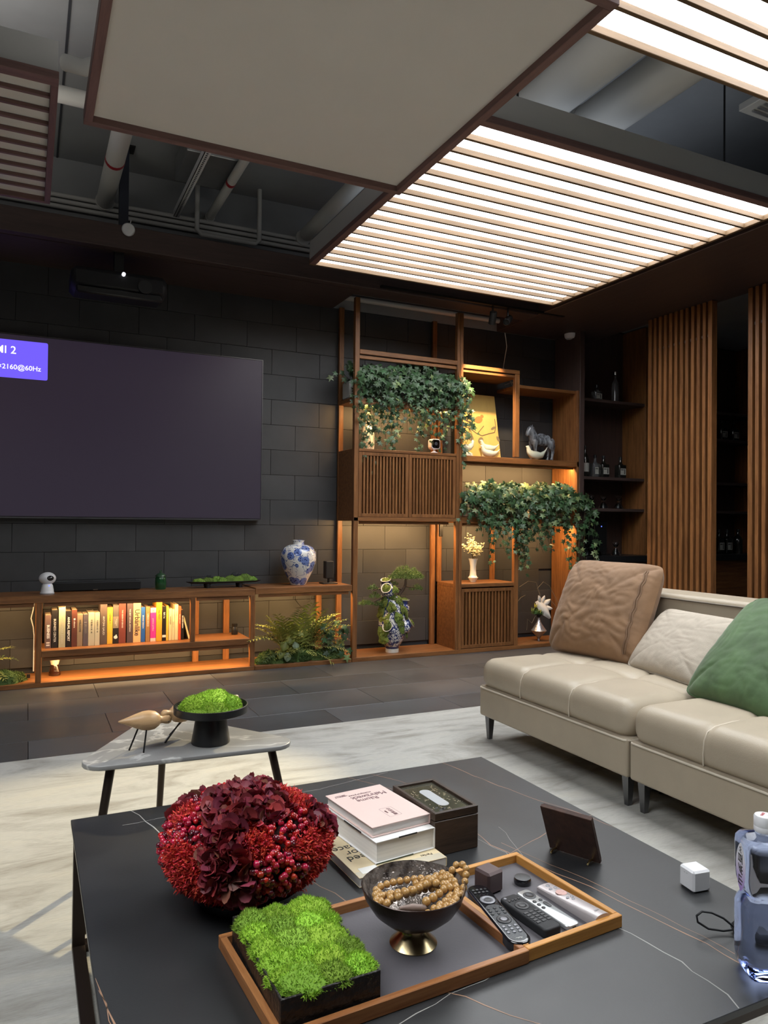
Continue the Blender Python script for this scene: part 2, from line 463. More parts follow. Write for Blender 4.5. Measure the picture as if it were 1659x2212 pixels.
CEILING_FILL = 9.0     # unseen fill lamps added above the panels to brighten the ceiling
def slat_panel(name, label, x0, x1, y0, y1, zb, lit, fw=.045, pitch=.1315, ys=None, group=None):
    r = thing(name, label, 'ceiling light' if lit else 'ceiling panel', ((x0 + x1) / 2, (y0 + y1) / 2, zb), group=group)
    fx, fy = (glow_wood_x, glow_wood_y) if lit else (pwood_x, pwood_y)
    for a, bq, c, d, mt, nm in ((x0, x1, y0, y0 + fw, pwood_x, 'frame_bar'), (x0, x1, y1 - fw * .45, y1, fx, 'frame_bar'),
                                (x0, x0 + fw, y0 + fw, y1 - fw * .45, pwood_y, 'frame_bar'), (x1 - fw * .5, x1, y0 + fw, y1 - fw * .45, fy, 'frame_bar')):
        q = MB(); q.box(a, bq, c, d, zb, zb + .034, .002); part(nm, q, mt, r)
    q = MB()
    q.box(x0 + .004, x1 - .004, y0 + .004, y0 + .014, zb + .030, zb + .15); q.box(x0 + .004, x1 - .004, y1 - .014, y1 - .004, zb + .030, zb + .15)
    q.box(x0 + .004, x0 + .014, y0 + .014, y1 - .014, zb + .030, zb + .15); q.box(x1 - .014, x1 - .004, y0 + .014, y1 - .014, zb + .030, zb + .15)
    q.box(x0 + .004, x1 - .004, y0 + .004, y1 - .004, zb + .15, zb + .16)
    part('housing', q, house_m, r)
    q = MB(); q.box(x0 + .016, x1 - .016, y0 + .016, y1 - .016, zb + .030, zb + .036); part('diffuser', q, glow_m if lit else fabric_m, r)
    area('ceiling_fill', (0, 0, .17), (PI, 0, 0), x1 - x0 - .3, y1 - y0 - .3, CEILING_FILL * (.45 if x0 > 1 else 1), (.80, .88, 1.0) if x0 > 1 else (1, .96, .90), r)
    n = int(round((y1 - y0 - fw) / pitch)); p = (y1 - fw * .45 - y0 - fw) / n
    for i in range(1, n):
        yc = y0 + fw + p * i
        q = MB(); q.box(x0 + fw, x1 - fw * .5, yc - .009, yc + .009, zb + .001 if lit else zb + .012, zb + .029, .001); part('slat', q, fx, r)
    for a in (x0 + .42, x1 - .25):
        for c in (y0 + .25, y1 - .25):
            q = MB(); q.cyl((a, c, zb + .16), .006, 3.7 - zb - .16, 6); part('hanger_rod', q, black_metal, r)
    return r
slat_panel('ceiling_light_panel', 'large square backlit ceiling panel with wooden slats, glowing white beside the fabric panel', 1.755, 3.90, 2.765, 4.885, 2.915, True)
slat_panel('ceiling_light_panel', 'second backlit slatted ceiling panel, cut off by the top right corner', 1.755, 3.90, -.02, 2.10, 2.915, True)
slat_panel('ceiling_slat_panel', 'unlit slatted ceiling panel at the upper left edge with white backing', -2.05, .092, 3.29, 4.63, 2.915, False, fw=.06)

slat_panel('ceiling_light_panel', 'backlit slatted ceiling panel added out of view above the near left rug', -2.05, .092, -.02, 2.10, 2.915, True)  # panel added outside the view to brighten table and rug
BZ = 2.80; k_ = (BZ - 1.12) / (2.92 - 1.12)
bx0, bx1, by0, by1 = .205 * k_, 1.828 * k_, 1.94 * k_, 3.625 * k_
r = thing('ceiling_fabric_panel', 'plain white fabric ceiling panel in a brown wooden frame, hung lowest', 'ceiling panel', ((bx0 + bx1) / 2, (by0 + by1) / 2, BZ))
fw = .035
for a, bq, c, d, mt in ((bx0, bx1, by0, by0 + fw, pwood_x), (bx0, bx1, by1 - fw, by1, pwood_x), (bx0, bx0 + fw, by0 + fw, by1 - fw, pwood_y), (bx1 - fw, bx1, by0 + fw, by1 - fw, pwood_y)):
    q = MB(); q.box(a, bq, c, d, BZ, BZ + .06, .002); part('frame_bar', q, mt, r)
q = MB(); q.box(bx0 + .03, bx1 - .03, by0 + .03, by1 - .03, BZ + .03, BZ + .036); part('fabric', q, fabric_m, r)
area('ceiling_fill', (0, 0, .1), (PI, 0, 0), 1.2, 1.2, CEILING_FILL * .8, (1, .96, .90), r)
q = MB(); q.box(bx0 + .004, bx1 - .004, by0 + .004, by1 - .004, BZ + .06, BZ + .09); part('housing', q, house_m, r)
for a in (bx0 + .2, bx1 - .2):
    for c in (by0 + .2, by1 - .2):
        q = MB(); q.cyl((a, c, BZ + .09), .006, 3.7 - BZ - .09, 6); part('hanger_rod', q, black_metal, r)

# ---------------------------------------------------------------- services above
pipe_m = pm('white_pvc', (.52, .51, .48), .5); red_m = pm('red_band', (.30, .012, .02), .5); galv = pm('galvanised_sheet', (.42, .43, .44), .38, metal=.8, var=.1, vscale=5)
def pipe(label, x, rad, z, y0=1.5, y1=5.72, band=None):
    t = thing('drain_pipe', label, 'pipe', (x, y0, z))
    q = MB(); q.cyl((x, y0, z), rad, y1 - y0, 18, 'Y'); part('pipe_run', q, pipe_m, t, 40)
    if band:
        q = MB(); q.cyl((x, band, z), rad + .0015, .035, 18, 'Y'); part('band', q, red_m, t, 40)
    for yc in (y0 + .3, 3.9, 5.68):
        q = MB(); q.cyl((x, yc, z), rad + .006, .05, 18, 'Y'); part('coupling', q, pipe_m, t, 40)
pipe('thick white drain pipe with a red band under the slab', .475, .060, 3.42, band=4.98)
pipe('thin white drain pipe with a red band', 1.235, .032, 3.45, band=5.02)
pipe('grey drain pipe passing over the corner of the big lit panel', 1.99, .055, 3.42, y0=3.0, y1=5.6)
t = thing('cable_tray', 'white perforated metal angle running under the ceiling', 'cable tray', (.98, 1.5, 3.4))
q = MB(); q.box(.96, 1.0, 1.5, 5.7, 3.40, 3.405); q.box(.96, .964, 1.5, 5.7, 3.40, 3.45); part('angle', q, pm('white_tray', (.6, .6, .6), .5), t)
q = MB()
for i in range(70): q.box(.974, .986, 3.9 + i * .026, 3.912 + i * .026, 3.3985, 3.4)
part('perforation', q, dark_ink, t)
q = MB(); q.box(.90, 1.28, 1.5, 5.3, 3.50, 3.66, .006)
t = thing('air_duct', 'flat galvanised air duct above the perforated tray', 'duct', (1.09, 1.5, 3.5)); part('duct_body', q, galv, t)
for y in (2.6, 3.7, 4.8):
    q = MB(); q.box(.89, 1.29, y, y + .03, 3.49, 3.67, .003); part('flange', q, galv, t)
for i, (y, z, rr) in enumerate(((5.70, 3.33, .016), (5.70, 3.37, .016), (5.70, 3.41, .016))):
    q = MB(); q.cyl((-3, y, z), rr, 7.0, 10, 'X')
    solo('conduit', q, pipe_m, 'grey conduit along the top of the tiled wall, ' + ('lowest', 'middle', 'highest')[i] + ' of three', 'conduit', (-3, y, z), smooth=40, group='conduits along the wall top', world=True)
for i, (y, z, rr) in enumerate(((5.715, 2.995, .022), (5.715, 3.05, .016))):
    q = MB(); q.cyl((2.3, y, z), rr, 1.75, 10, 'X')
    solo('conduit', q, pipe_m, ('thick', 'thin')[i] + ' pale conduit in the gap above the shelf tower', 'conduit', (2.3, y, z), smooth=40, group='conduits above the shelves', world=True)
q = MB(); q.tube([(1.60, 5.60, 3.70), (1.60, 5.60, 3.30), (1.57, 5.60, 3.27), (1.15, 5.60, 3.27), (1.12, 5.60, 3.3), (1.12, 5.60, 3.70)], .018, 10)
solo('u_shaped_pipe', q, pipe_m, 'thin grey pipe bent in a U below the slab', 'pipe', (1.6, 5.6, 3.27), smooth=60, world=True)
for x, y, lb in ((2.42, 2.55, 'thick pale insulated duct between the lit panels, nearer the fabric panel'), (2.80, 2.55, 'thick pale insulated duct between the lit panels, the right one')):
    t = thing('insulated_duct', lb, 'duct', (x, -1, 3.32)); q = MB(); q.cyl((x, -1, 3.34), .12, 5.6, 22, 'Y'); part('duct_body', q, pipe_m, t, 40)
    q = MB(); q.cyl((x, 3.2, 3.34), .124, .06, 22, 'Y'); part('collar', q, pipe_m, t, 40)
t = thing('air_vent', 'pale slotted air vent under the slab, right of the insulated ducts', 'vent', (3.55, 2.55, 3.3))
q = MB(); q.box(3.35, 3.85, 2.42, 2.68, 3.30, 3.34, .004); part('vent_frame', q, house_m, t)
for i in range(6):
    q = MB(); q.box(3.40, 3.80, 2.455 + i * .034, 2.470 + i * .034, 3.292, 3.3); part('louver', q, galv, t)
q = MB(); q.tube([(.12, 3.55, 3.14), (.2, 3.5, 3.11), (.30, 3.42, 3.13), (.345, 3.3, 3.24), (.36, 3.2, 3.42), (.36, 3.15, 3.69)], .035, 12)
solo('flexible_hose', q, house_m, 'pale flexible hose curling up behind the unlit slatted panel', 'hose', (.12, 3.55, 3.14), smooth=60, world=True)
q = MB(); q.cyl((-.6, 4.28, 3.38), .045, 1.005, 14, 'X')
solo('cross_pipe', q, pipe_m, 'white pipe crossing behind the unlit slatted panel', 'pipe', (-.6, 4.28, 3.38), smooth=40, world=True)
# white round sensor on the beam
t = thing('round_sensor', 'small white round sensor fixed to the dark beam', 'sensor', (.575, 5.13, 3.03))
q = MB(); q.lathe([(.038, 0), (.042, .006), (.042, .02), (.036, .028), (0, .03)], 24, M=Matrix.Translation((.575, 5.129, 3.03)) @ Matrix.Rotation(PI / 2, 4, 'X')); part('cover', q, white_plastic, t, 35)
q = MB(); q.tube([(.585, 5.10, 3.07), (.59, 5.11, 3.09), (.59, 5.125, 3.10)], .003, 6); part('wire', q, white_plastic, t)
t = thing('smoke_detector', 'white round smoke detector under the dark soffit by the bar', 'smoke detector', (4.60, 5.50, 2.86))
q = MB(); q.lathe([(0, 0), (.045, 0), (.055, .012), (.06, .03), (.06, .046)], 24, (4.60, 5.50, 2.86)); part('cover', q, white_plastic, t, 35)
q = MB(); q.cyl((4.60, 5.50, 2.855), .02, .008, 16); part('sensor_cap', q, house_m, t)
# ================================================================ low console under the screen
YF, YB = 5.375, 5.735
LED = (1.0, .60, .25)
led_m = pm('warm_led_strip', (1, .8, .5), .5, emit=(1.0, .62, .28), emit_s=6.0)
led_off = pm('strip_profile', (.5, .45, .35), .5)
def led(parent, x0, x1, y, z, power, tilt=0.0, w=.012):
    """a warm strip lamp facing down (tilt>0 leans towards the wall); local to its thing"""
    l = LOC[parent.name]
    q = MB(); q.box(x0, x1, y - .005, y + .005, z + .002, z + .006); part('led_profile', q, led_off, parent)
    q = MB(); q.box(x0, x1, y - .034, y - .020, z - .020, z + .002, .001); part('valance', q, wood_x, parent)
    area('strip_light', ((x0 + x1) / 2 - l[0], y - l[1], z - .001 - l[2]), (R(tilt), 0, 0), x1 - x0, w, power * LED_W * (x1 - x0), LED, parent)

con = thing('media_console', 'long low walnut console with open bays under the television', 'console', (.8, 5.55, 0))
def cb(nm, x0, x1, y0, y1, z0, z1, mt, root=con, ch=.002): q = MB(); q.box(x0, x1, y0, y1, z0, z1, ch); return part(nm, q, mt, root)
cb('top_board', -1.6, 1.540, YF, YB, .556, .604, wood_x); cb('top_board', 1.542, 2.325, YF, YB, .565, .612, wood_x)
cb('base_board', -1.6, 1.540, YF, YB, .0, .032, wood_x); cb('base_board', 1.542, 2.325, YF, YB, .0, .032, wood_x)
for a, b2 in ((.062, .098), (1.504, 1.540), (-1.3, -1.264)): cb('post', a, b2, YF, YF + .035, .032, .556, wood_z)
cb('post', 1.066, 1.10, YF, YF + .035, .242, .556, wood_z)
cb('shelf', .098, 1.504, YF, YB - .02, .196, .240, wood_x)
for a in (.062, 1.15, 1.385, 2.15, -1.3): cb('back_post', a, a + .045, YB - .028, YB, .032, .556, wood_z)
led(con, .11, 1.06, YF + .045, .552, 6.5, 22); led(con, 1.11, 1.49, YF + .045, .552, 6.5, 22)
led(con, .11, 1.49, YF + .045, .192, 7.5, 30)
led(con, 1.57, 2.30, YF + .045, .560, 8, 22); led(con, -1.2, .05, YF + .045, .552, 6, 22)
q = MB(); q.tube([(.055, 5.70, .552), (.048, 5.70, .48), (.035, 5.69, .42), (.05, 5.69, .36), (.056, 5.70, .30), (.055, 5.70, .05)], .004, 8)
solo('white_cable', q, white_plastic, 'thin white cable hanging inside the leftmost console bay', 'cable', (.055, 5.70, .05), smooth=60, world=True)
q = MB(); q.tube([(1.955, 5.70, .565), (1.97, 5.70, .47), (2.01, 5.70, .425), (2.06, 5.70, .43), (2.10, 5.70, .48), (2.11, 5.70, .565)], .004, 8)
solo('looped_cable', q, black_plastic, 'dark cable loop hanging behind the fern under the console top', 'cable', (1.95, 5.70, .425), smooth=60, world=True)

# ================================================================ tall shelf tower
tw = thing('display_shelf', 'tall open walnut shelf tower with slatted cabinets, plants and ornaments', 'shelf', (3.45, 5.55, 0))
def tb(nm, x0, x1, y0, y1, z0, z1, mt, parent=tw, ch=.002): q = MB(); q.box(x0, x1, y0, y1, z0, z1, ch); return part(nm, q, mt, parent)
tb('base_board', 2.33, 4.62, YF, YB, 0, .035, wood_x)
tb('post', 2.330, 2.370, YF, YF + .04, .035, 2.905, wood_z)
tb('post', 3.278, 3.306, YF, YF + .04, .035, 2.905, wood_z); tb('post', 3.309, 3.338, YF, YF + .04, .035, 2.905, wood_z)
tb('post', 3.882, 3.926, YF, YF + .04, .035, 1.110, wood_z); tb('post', 3.880, 3.926, YF, YF + .04, 1.70, 2.435, wood_z)
for a, z1 in ((2.33, 2.905), (3.225, 2.905), (3.29, 2.08), (3.86, 1.11)): tb('back_post', a, a + .042, YB - .03, YB, .035, z1, wood_z)
tb('rail', 2.370, 3.278, YF, YF + .04, 2.455, 2.492, wood_x); tb('rail', 2.370, 3.278, YF + .01, YF + .04, 2.42, 2.445, wood_x)
tb('rail', 3.338, 3.926, YF, YF + .04, 2.436, 2.470, wood_x); tb('top_board', 3.338, 3.926, YF + .012, YB, 2.405, 2.426, wood_x)
tb('shelf', 2.332, 3.27, YF + .04, YB, 2.082, 2.114, wood_x)
# slatted wall cabinet
cab = MB(); cab.box(2.332, 3.276, YF + .022, YB, 1.670, 1.698, .002); cab.box(2.332, 3.276, YF + .0, YB, 1.120, 1.150, .002)
cab.box(2.332, 2.352, YF + .041, YB, 1.15, 1.67); cab.box(3.256, 3.276, YF + .041, YB, 1.15, 1.67); cab.box(2.352, 3.256, YB - .012, YB, 1.15, 1.67)
part('cabinet_box', cab, wood_x, tw)
tb('cabinet_top_edge', 2.372, 3.276, YF, YF + .022, 1.676, 1.698, wood_x)
def slat_door(x0, x1, z0, z1, n, y=YF + .004):
    d = MB(); fw = .028
    d.box(x0, x0 + fw, y, y + .022, z0, z1, .0015); d.box(x1 - fw, x1, y, y + .022, z0, z1, .0015)
    d.box(x0 + fw, x1 - fw, y, y + .022, z0, z0 + fw, .0015); d.box(x0 + fw, x1 - fw, y, y + .022, z1 - fw, z1, .0015)
    dr = part('door', d, wood_z, tw)
    p = (x1 - x0 - 2 * fw) / (n + .5)
    for i in range(n):
        xc = x0 + fw + p * (i + .75)
        s_ = MB(); s_.box(xc - p * .27, xc + p * .27, y + .004, y + .02, z0 + fw, z1 - fw); part('slat', s_, wood_z, dr)
slat_door(2.374, 2.822, 1.153, 1.673, 13); slat_door(2.826, 3.274, 1.153, 1.673, 13)
# right hand side of the tower
tb('shelf', 3.338, 4.60, YF, YB, 1.640, 1.690, wood_x)
tb('top_board', 3.926, 4.60, YF + .03, YB, 2.322, 2.350, wood_x)
tb('side_panel', 4.578, 4.600, YF, YB, .035, 2.350, wood_z); tb('side_panel', 4.602, 4.655, YF - .01, YB, .035, 2.905, dwood_z)
tb('shelf', 3.338, 4.08, YF + .005, YB, 1.112, 1.160, wood_x); tb('shelf', 4.18, 4.578, YF + .005, YB, 1.112, 1.160, wood_x)
lc = MB(); lc.box(3.290, 3.910, YF + .004, YB, .560, .592, .002); lc.box(3.290, 3.310, YF + .04, YB, .035, .56); lc.box(3.880, 3.9, YF + .04, YB, .035, .56); lc.box(3.31, 3.88, YB - .012, YB, .035, .56)
part('cabinet_box', lc, wood_x, tw)
slat_door(3.341, 3.880, .040, .548, 14)
led(tw, 2.39, 3.22, YF + .06, 1.116, 15, 26); led(tw, 2.39, 3.22, YF + .06, 2.078, 11, 26)
led(tw, 3.36, 4.56, YF + .06, 1.636, 13, 26); led(tw, 3.36, 3.86, YF + .06, 1.108, 13, 26); led(tw, 4.2, 4.56, YF + .06, 1.108, 13, 26)
q = MB(); q.box(3.255, 3.285, 5.60, 5.63, .99, 1.115, .004)
solo('wall_switch_box', q, black_plastic, 'narrow black box under the slatted cabinet beside the middle post', 'switch', (3.27, 5.615, .99), world=True)
# ================================================================ bar shelving behind the slat screens
bar = thing('bar_cabinet', 'dark built-in bar shelving with a black counter, right of the shelf tower', 'cabinet', (5.8, 5.6, 0))
def bb(nm, x0, x1, y0, y1, z0, z1, mt, ch=.002): q = MB(); q.box(x0, x1, y0, y1, z0, z1, ch); return part(nm, q, mt, bar)
bb('back_panel', 4.657, 7.4, 5.735, 5.76, .0, 3.06, dwood_z)
for x in (5.47, 6.30, 7.13): bb('divider', x, x + .03, 5.42, 5.735, .81, 3.06, wood_z)
for a, b2 in ((4.657, 5.47), (5.50, 6.30), (6.33, 7.13)):
    for z in (2.275, 1.535, 1.235): bb('shelf', a, b2, 5.43, 5.735, z, z + .028, dwood_x)
bb('counter', 4.66, 7.4, 5.33, 5.735, .75, .81, black_plastic, .004); bb('base_cabinet', 4.66, 7.4, 5.38, 5.735, 0, .75, wood_x)

# ---------------------------------------------------------------- slat screens
def screen(label, y0, n, pitch=.0572):
    y1 = y0 - pitch * (n - 1)
    t = thing('slat_screen', label, 'screen', (4.90, (y0 + y1) / 2, 0), group=None)
    for i in range(n):
        y = y0 - i * pitch; ww = .019 if i in (0, n - 1) else .0155
        q = MB(); q.box(4.865, 4.925, y - ww, y + ww, .012, 2.90, .0015); part('slat', q, wood_z, t)
    for z in (.0, 2.62):
        q = MB(); q.box(4.885, 4.905, y1, y0, z, z + .022); part('rail', q, dwood_y, t)
    q = MB()
    for i in range(n - 1): q.cyl((4.89, y0 - (i + .5) * pitch, 2.66), .004, .24, 5)
    part('fixing_rod', q, black_metal, t)
screen('vertical wooden slat screen in front of the bar, the complete one', 4.775, 12)
screen('vertical wooden slat screen cut off by the right edge of the photo', 3.782, 14)

# ---------------------------------------------------------------- track and spots
t = thing('track_spotlight', 'black cylinder spotlight on the beam, the left of two over the shelves', 'spotlight', (3.42, 5.22, 2.90))
def spot_lamp(t, x, y, aim, power, size, col=(1, .72, .42), blend=.35):
    d = Vector(aim) - Vector((x, y, 2.74)); d.normalize(); M = Matrix.Translation((x, y, 2.80)) @ d.to_track_quat('-Z', 'Y').to_matrix().to_4x4()
    q = MB(); q.cyl((x, y, 2.80), .008, .105, 8); part('stem', q, black_metal, t)
    q = MB(); q.lathe([(.0, .05), (.028, .05), (.030, .045), (.030, -.05), (.026, -.052), (.024, -.035), (0, -.033)], 20, M=M); part('housing', q, black_metal, t, 40)
    l = LOC[t.name]
    sd = bpy.data.lights.new('spot_beam', 'SPOT'); sd.energy = power * SPOT_W; sd.color = col; sd.spot_size = R(size); sd.spot_blend = blend; sd.shadow_soft_size = .022
    so = bpy.data.objects.new('spot_beam', sd); COL.objects.link(so); so.parent = t
    so.matrix_basis = Matrix.Translation(-Vector(l)) @ M @ Matrix.Translation((0, 0, -.06))
spot_lamp(t, 3.42, 5.06, (3.62, 5.60, 1.95), 95, 56)
t = thing('track_spotlight', 'black cylinder spotlight on the beam, the right of two over the shelves', 'spotlight', (3.56, 5.22, 2.90))
spot_lamp(t, 3.57, 5.06, (.42, 2.85, .2), 800, 23, (1, .82, .48), .6)
q = MB(); q.box(2.4, 4.15, 5.045, 5.075, 2.900, 2.916)
solo('lighting_track', q, black_metal, 'slim black lighting track under the dark beam above the shelves', 'lighting track', (3.3, 5.06, 2.9), world=True)
q = MB(); q.tube([(3.57, 5.10, 2.70), (3.66, 5.2, 2.62), (3.80, 5.45, 2.5), (3.92, 5.5, 2.40), (3.95, 5.52, 2.36)], .003, 6)
q.tube([(3.80, 5.45, 2.5), (3.86, 5.52, 2.43), (4.05, 5.55, 2.356)], .003, 6); q.tube([(3.85, 5.5, 2.356), (3.93, 5.5, 2.39), (4.08, 5.5, 2.36)], .003, 6)
solo('loose_cable', q, pm('grey_cable', (.22, .22, .22), .6), 'grey cables drooping from the spotlight to the shelf top', 'cable', (3.9, 5.5, 2.356), smooth=60, world=True)

# ================================================================ television
tv = thing('television', 'large wall mounted flat television with a dim violet screen', 'television', (.555, 5.70, 1.75))
q = MB(); q.box(-.555, 1.667, 5.683, 5.735, 1.117, 2.387, .003); part('housing', q, black_plastic, tv)
scr_m = pm('dim_violet_screen', (.012, .012, .014), .32, emit=(.015, .0105, .019), emit_s=1.0, spec=.6)
q = MB(); q.box(-.547, 1.659, 5.680, 5.6835, 1.130, 2.379); part('screen', q, scr_m, tv)
q = MB()
q.box(-.555, 1.667, 5.678, 5.685, 1.117, 1.124); q.box(1.662, 1.667, 5.678, 5.685, 1.124, 2.387); q.box(-.555, 1.662, 5.678, 5.685, 2.383, 2.387)
part('bezel', q, pm('grey_bezel', (.18, .18, .19), .3, metal=.8), tv)
q = MB(); q.prism(rrect(.90, .262, .012), 0, .0006, M=frame((-.335, 5.6798, 2.212), (1, 0, 0), (0, 0, 1)))
pop = part('source_banner', q, pm('violet_banner', (.05, .03, .2), .4, emit=(.13, .085, .78), emit_s=1.0), tv)
ban_ink = pm('banner_text', (.9, .9, .95), .5, emit=(.9, .9, 1), emit_s=.9)
tl = Vector(LOC['television'])
tmesh('banner_lettering', 'HDMI 2', .074, pop, ban_ink, frame(Vector((-.083, 5.6785, 2.27)) - tl, (1, 0, 0), (0, 0, 1)), align='RIGHT', bold=.0006)
tmesh('banner_lettering', '3840×2160@60Hz', .047, pop, ban_ink, frame(Vector((.072, 5.6785, 2.155)) - tl, (1, 0, 0), (0, 0, 1)), align='RIGHT', bold=.0004)

# projector
pj = thing('projector', 'black projector hanging from the dark soffit above the television', 'projector', (.53, 5.22, 2.56))
q = MB(); q.box(.23, .825, 5.08, 5.38, 2.60, 2.74, .03); part('body', q, pm('projector_black', (.006, .006, .008), .6), pj, 40)
q = MB(); q.box(.26, .795, 5.075, 5.10, 2.565, 2.615, .012); part('front_skirt', q, black_plastic, pj, 40)
q = MB(); q.cyl((.545, 5.06, 2.715), .012, .02, 14, 'Y'); part('status_window', q, pm('lit_window', (.8, .8, .8), .3, emit=(.9, .9, 1), emit_s=.8), pj)
q = MB(); q.cyl((.68, 5.06, 2.65), .045, .025, 20, 'Y'); part('lens', q, black_plastic, pj, 40)
q = MB(); q.box(.49, .57, 5.19, 5.27, 2.74, 2.76); q.box(.50, .56, 5.20, 5.26, 2.76, 2.90); part('mount', q, black_metal, pj)
t = thing('mount_post', 'dark square post above the beam holding the projector', 'post', (.535, 5.38, 2.965))
q = MB(); q.box(.542, .602, 5.36, 5.42, 2.967, 3.70); part('post_tube', q, pm('navy_steel', (.012, .015, .028), .5), t)
q = MB(); q.box(.50, .64, 5.33, 5.45, 3.692, 3.70); part('ceiling_plate', q, black_metal, t)

# ================================================================ sofa
leather = pm('cream_leather', (.40, .335, .25), .42, var=.05, vscale=5, bump=.10, bscale=220, spec=.4)
piping_m = pm('pale_leather_piping', (.60, .53, .43), .45)
leg_m = pm('gunmetal', (.16, .16, .165), .3, metal=.9)
def soft_block(x0, x1, y0, y1, z0, z1, r, nx, ny, nz, fn=None):
    """rounded block with a dense skin; fn(p, n) moves skin points"""
    cx, cy, cz = (x0 + x1) / 2, (y0 + y1) / 2, (z0 + z1) / 2; hx, hy, hz = (x1 - x0) / 2, (y1 - y0) / 2, (z1 - z0) / 2
    q = MB(); cache = {}
    def P(u, v, w_):
        k = (round(u, 5), round(v, 5), round(w_, 5))
        if k in cache: return cache[k]
        p = Vector((u * hx, v * hy, w_ * hz))
        c = Vector((max(-hx + r, min(hx - r, p.x)), max(-hy + r, min(hy - r, p.y)), max(-hz + r, min(hz - r, p.z))))
        d = p - c
        if d.length > 1e-9: d = d.normalized(); p = c + d * r
        n = d if d.length > 1e-9 else Vector((0, 0, 0))
        p = p + Vector((cx, cy, cz))
        if fn: p = fn(p)
        cache[k] = len(q.v); q.v.append(tuple(p)); return cache[k]
    def sp(n, h):      # samples, dense near the edges
        t_ = [-1 + 2 * i / n for i in range(n + 1)]
        e = [0, r * .3 / h, r * .7 / h, r / h]
        out = sorted(set([round(-1 + a, 5) for a in e] + [round(1 - a, 5) for a in e] + [round(a, 5) for a in t_ if abs(a) < 1 - r / h]))
        return out
    X, Y, Z = sp(nx, hx), sp(ny, hy), sp(nz, hz)
    for (A, B, f) in ((X, Y, lambda a, b: P(a, b, 1)), (Y, X, lambda a, b: P(b, a, -1)), (Y, Z, lambda a, b: P(1, a, b)), (Z, Y, lambda a, b: P(-1, b, a)),
                      (Z, X, lambda a, b: P(b, 1, a)), (X, Z, lambda a, b: P(a, -1, b))):
        for i in range(len(A) - 1):
            for j in range(len(B) - 1): q.f.append((f(A[i], B[j]), f(A[i + 1], B[j]), f(A[i + 1], B[j + 1]), f(A[i], B[j + 1])))
    return q
SX0, SX1 = 2.105, 3.12
def sofa_module(label, y0, y1, legs_y):
    t = thing('sofa_module', label, 'sofa', ((SX0 + SX1) / 2, (y0 + y1) / 2, 0), group=None)
    q = soft_block(SX0 + .003, SX1, y0 + .004, y1 - .004, .132, .285, .012, 6, 8, 3); part('base', q, leather, t, 60)
    ys = [y0 + (y1 - y0) / 3, y0 + 2 * (y1 - y0) / 3]; xs = [SX0 + .36]
    def fn(p):
        x, y, z = p
        if z > .30:
            u = min(1, max(0, (x - SX0) / (2.86 - SX0))); v = (y - y0) / (y1 - y0)
            dz = .018 * math.sin(PI * min(1, max(0, v))) * math.sin(PI * min(1, max(0, u)))
            sy = min(abs(y - a) for a in ys); sx = min(abs(x - a) for a in xs)
            dz -= .012 * math.exp(-(sy / .016) ** 2) + .012 * math.exp(-(sx / .016) ** 2)
            dz -= .014 * math.exp(-((sy * sy + sx * sx) / .06 ** 2))
            p = Vector((x, y, z + dz * min(1, (z - .30) / .10)))
        sy = min(abs(y - a) for a in ys)
        if x < SX0 + .07 and z > .29: p = Vector((p.x + .006 * math.exp(-(sy / .012) ** 2), p.y, p.z))
        return p
    q = soft_block(SX0, 2.90, y0 + .003, y1 - .003, .268, .425, .062, 40, 60, 6, fn); part('seat_cushion', q, leather, t, 80)
    q = MB(); zz = .276
    q.tube([(2.88, y1 - .001, zz), (SX0 + .02, y1 - .001, zz), (SX0, y1 - .02, zz), (SX0 - .001, y1 - .05, zz), (SX0 - .001, y0 + .05, zz), (SX0, y0 + .02, zz), (SX0 + .02, y0 + .001, zz), (2.88, y0 + .001, zz)], .0045, 8)
    part('piping', q, piping_m, t, 60)
    q = MB()
    for a in ys:
        q.tube([(SX0 + .0045, a, .288), (SX0 + .003, a, .33), (SX0 + .008, a, .375), (SX0 + .024, a, .402), (SX0 + .062, a, .417), (SX0 + .15, a, .424), (SX0 + .3, a, .420)], .0022, 6)
    part('seam', q, piping_m, t, 60)
    q = soft_block(2.885, SX1, y0 + .004, y1 - .004, .25, .775, .03, 8, 20, 12); part('backrest', q, leather, t, 60)
    q = MB(); q.grid(lambda u, v: (0, 0, 0), 1, 1); q = MB()
    poly = rrect(y1 - y0 - .07, .30, .035, 5, (y0 + y1) / 2, .60)
    q.tube([(2.884, a, b_) for a, b_ in poly] + [(2.884, poly[0][0], poly[0][1])], .004, 6); part('back_piping', q, pm('dark_piping', (.16, .13, .10), .5), t, 60)
    for ly in legs_y:
        for lx, dx in ((SX0 + .05, 0), (SX1 - .06, 0)):
            q = MB(); q.add([(lx - .018, ly - .018, .132), (lx + .018, ly - .018, .132), (lx + .018, ly + .018, .132), (lx - .018, ly + .018, .132),
                             (lx - .010, ly - .010, .0092), (lx + .010, ly - .010, .0092), (lx + .010, ly + .010, .0092), (lx - .010, ly + .010, .0092)],
                            [(3, 2, 1, 0), (4, 5, 6, 7), (0, 1, 5, 4), (1, 2, 6, 5), (2, 3, 7, 6), (3, 0, 4, 7)])
            s_ = -1 if ly > (y0 + y1) / 2 else 1
            q.box(lx - .018, lx + .018, min(ly, ly + s_ * .07), max(ly, ly + s_ * .07), .122, .132)
            part('leg', q, leg_m, t)
    return t
sofa_module('cream leather sofa section nearer the shelves, with the brown cushion on it', 2.170, 3.215, (3.185, 2.215))
sofa_module('cream leather sofa section cut off by the right edge, under the green cushion', 1.12, 2.166, (2.13, 1.15))

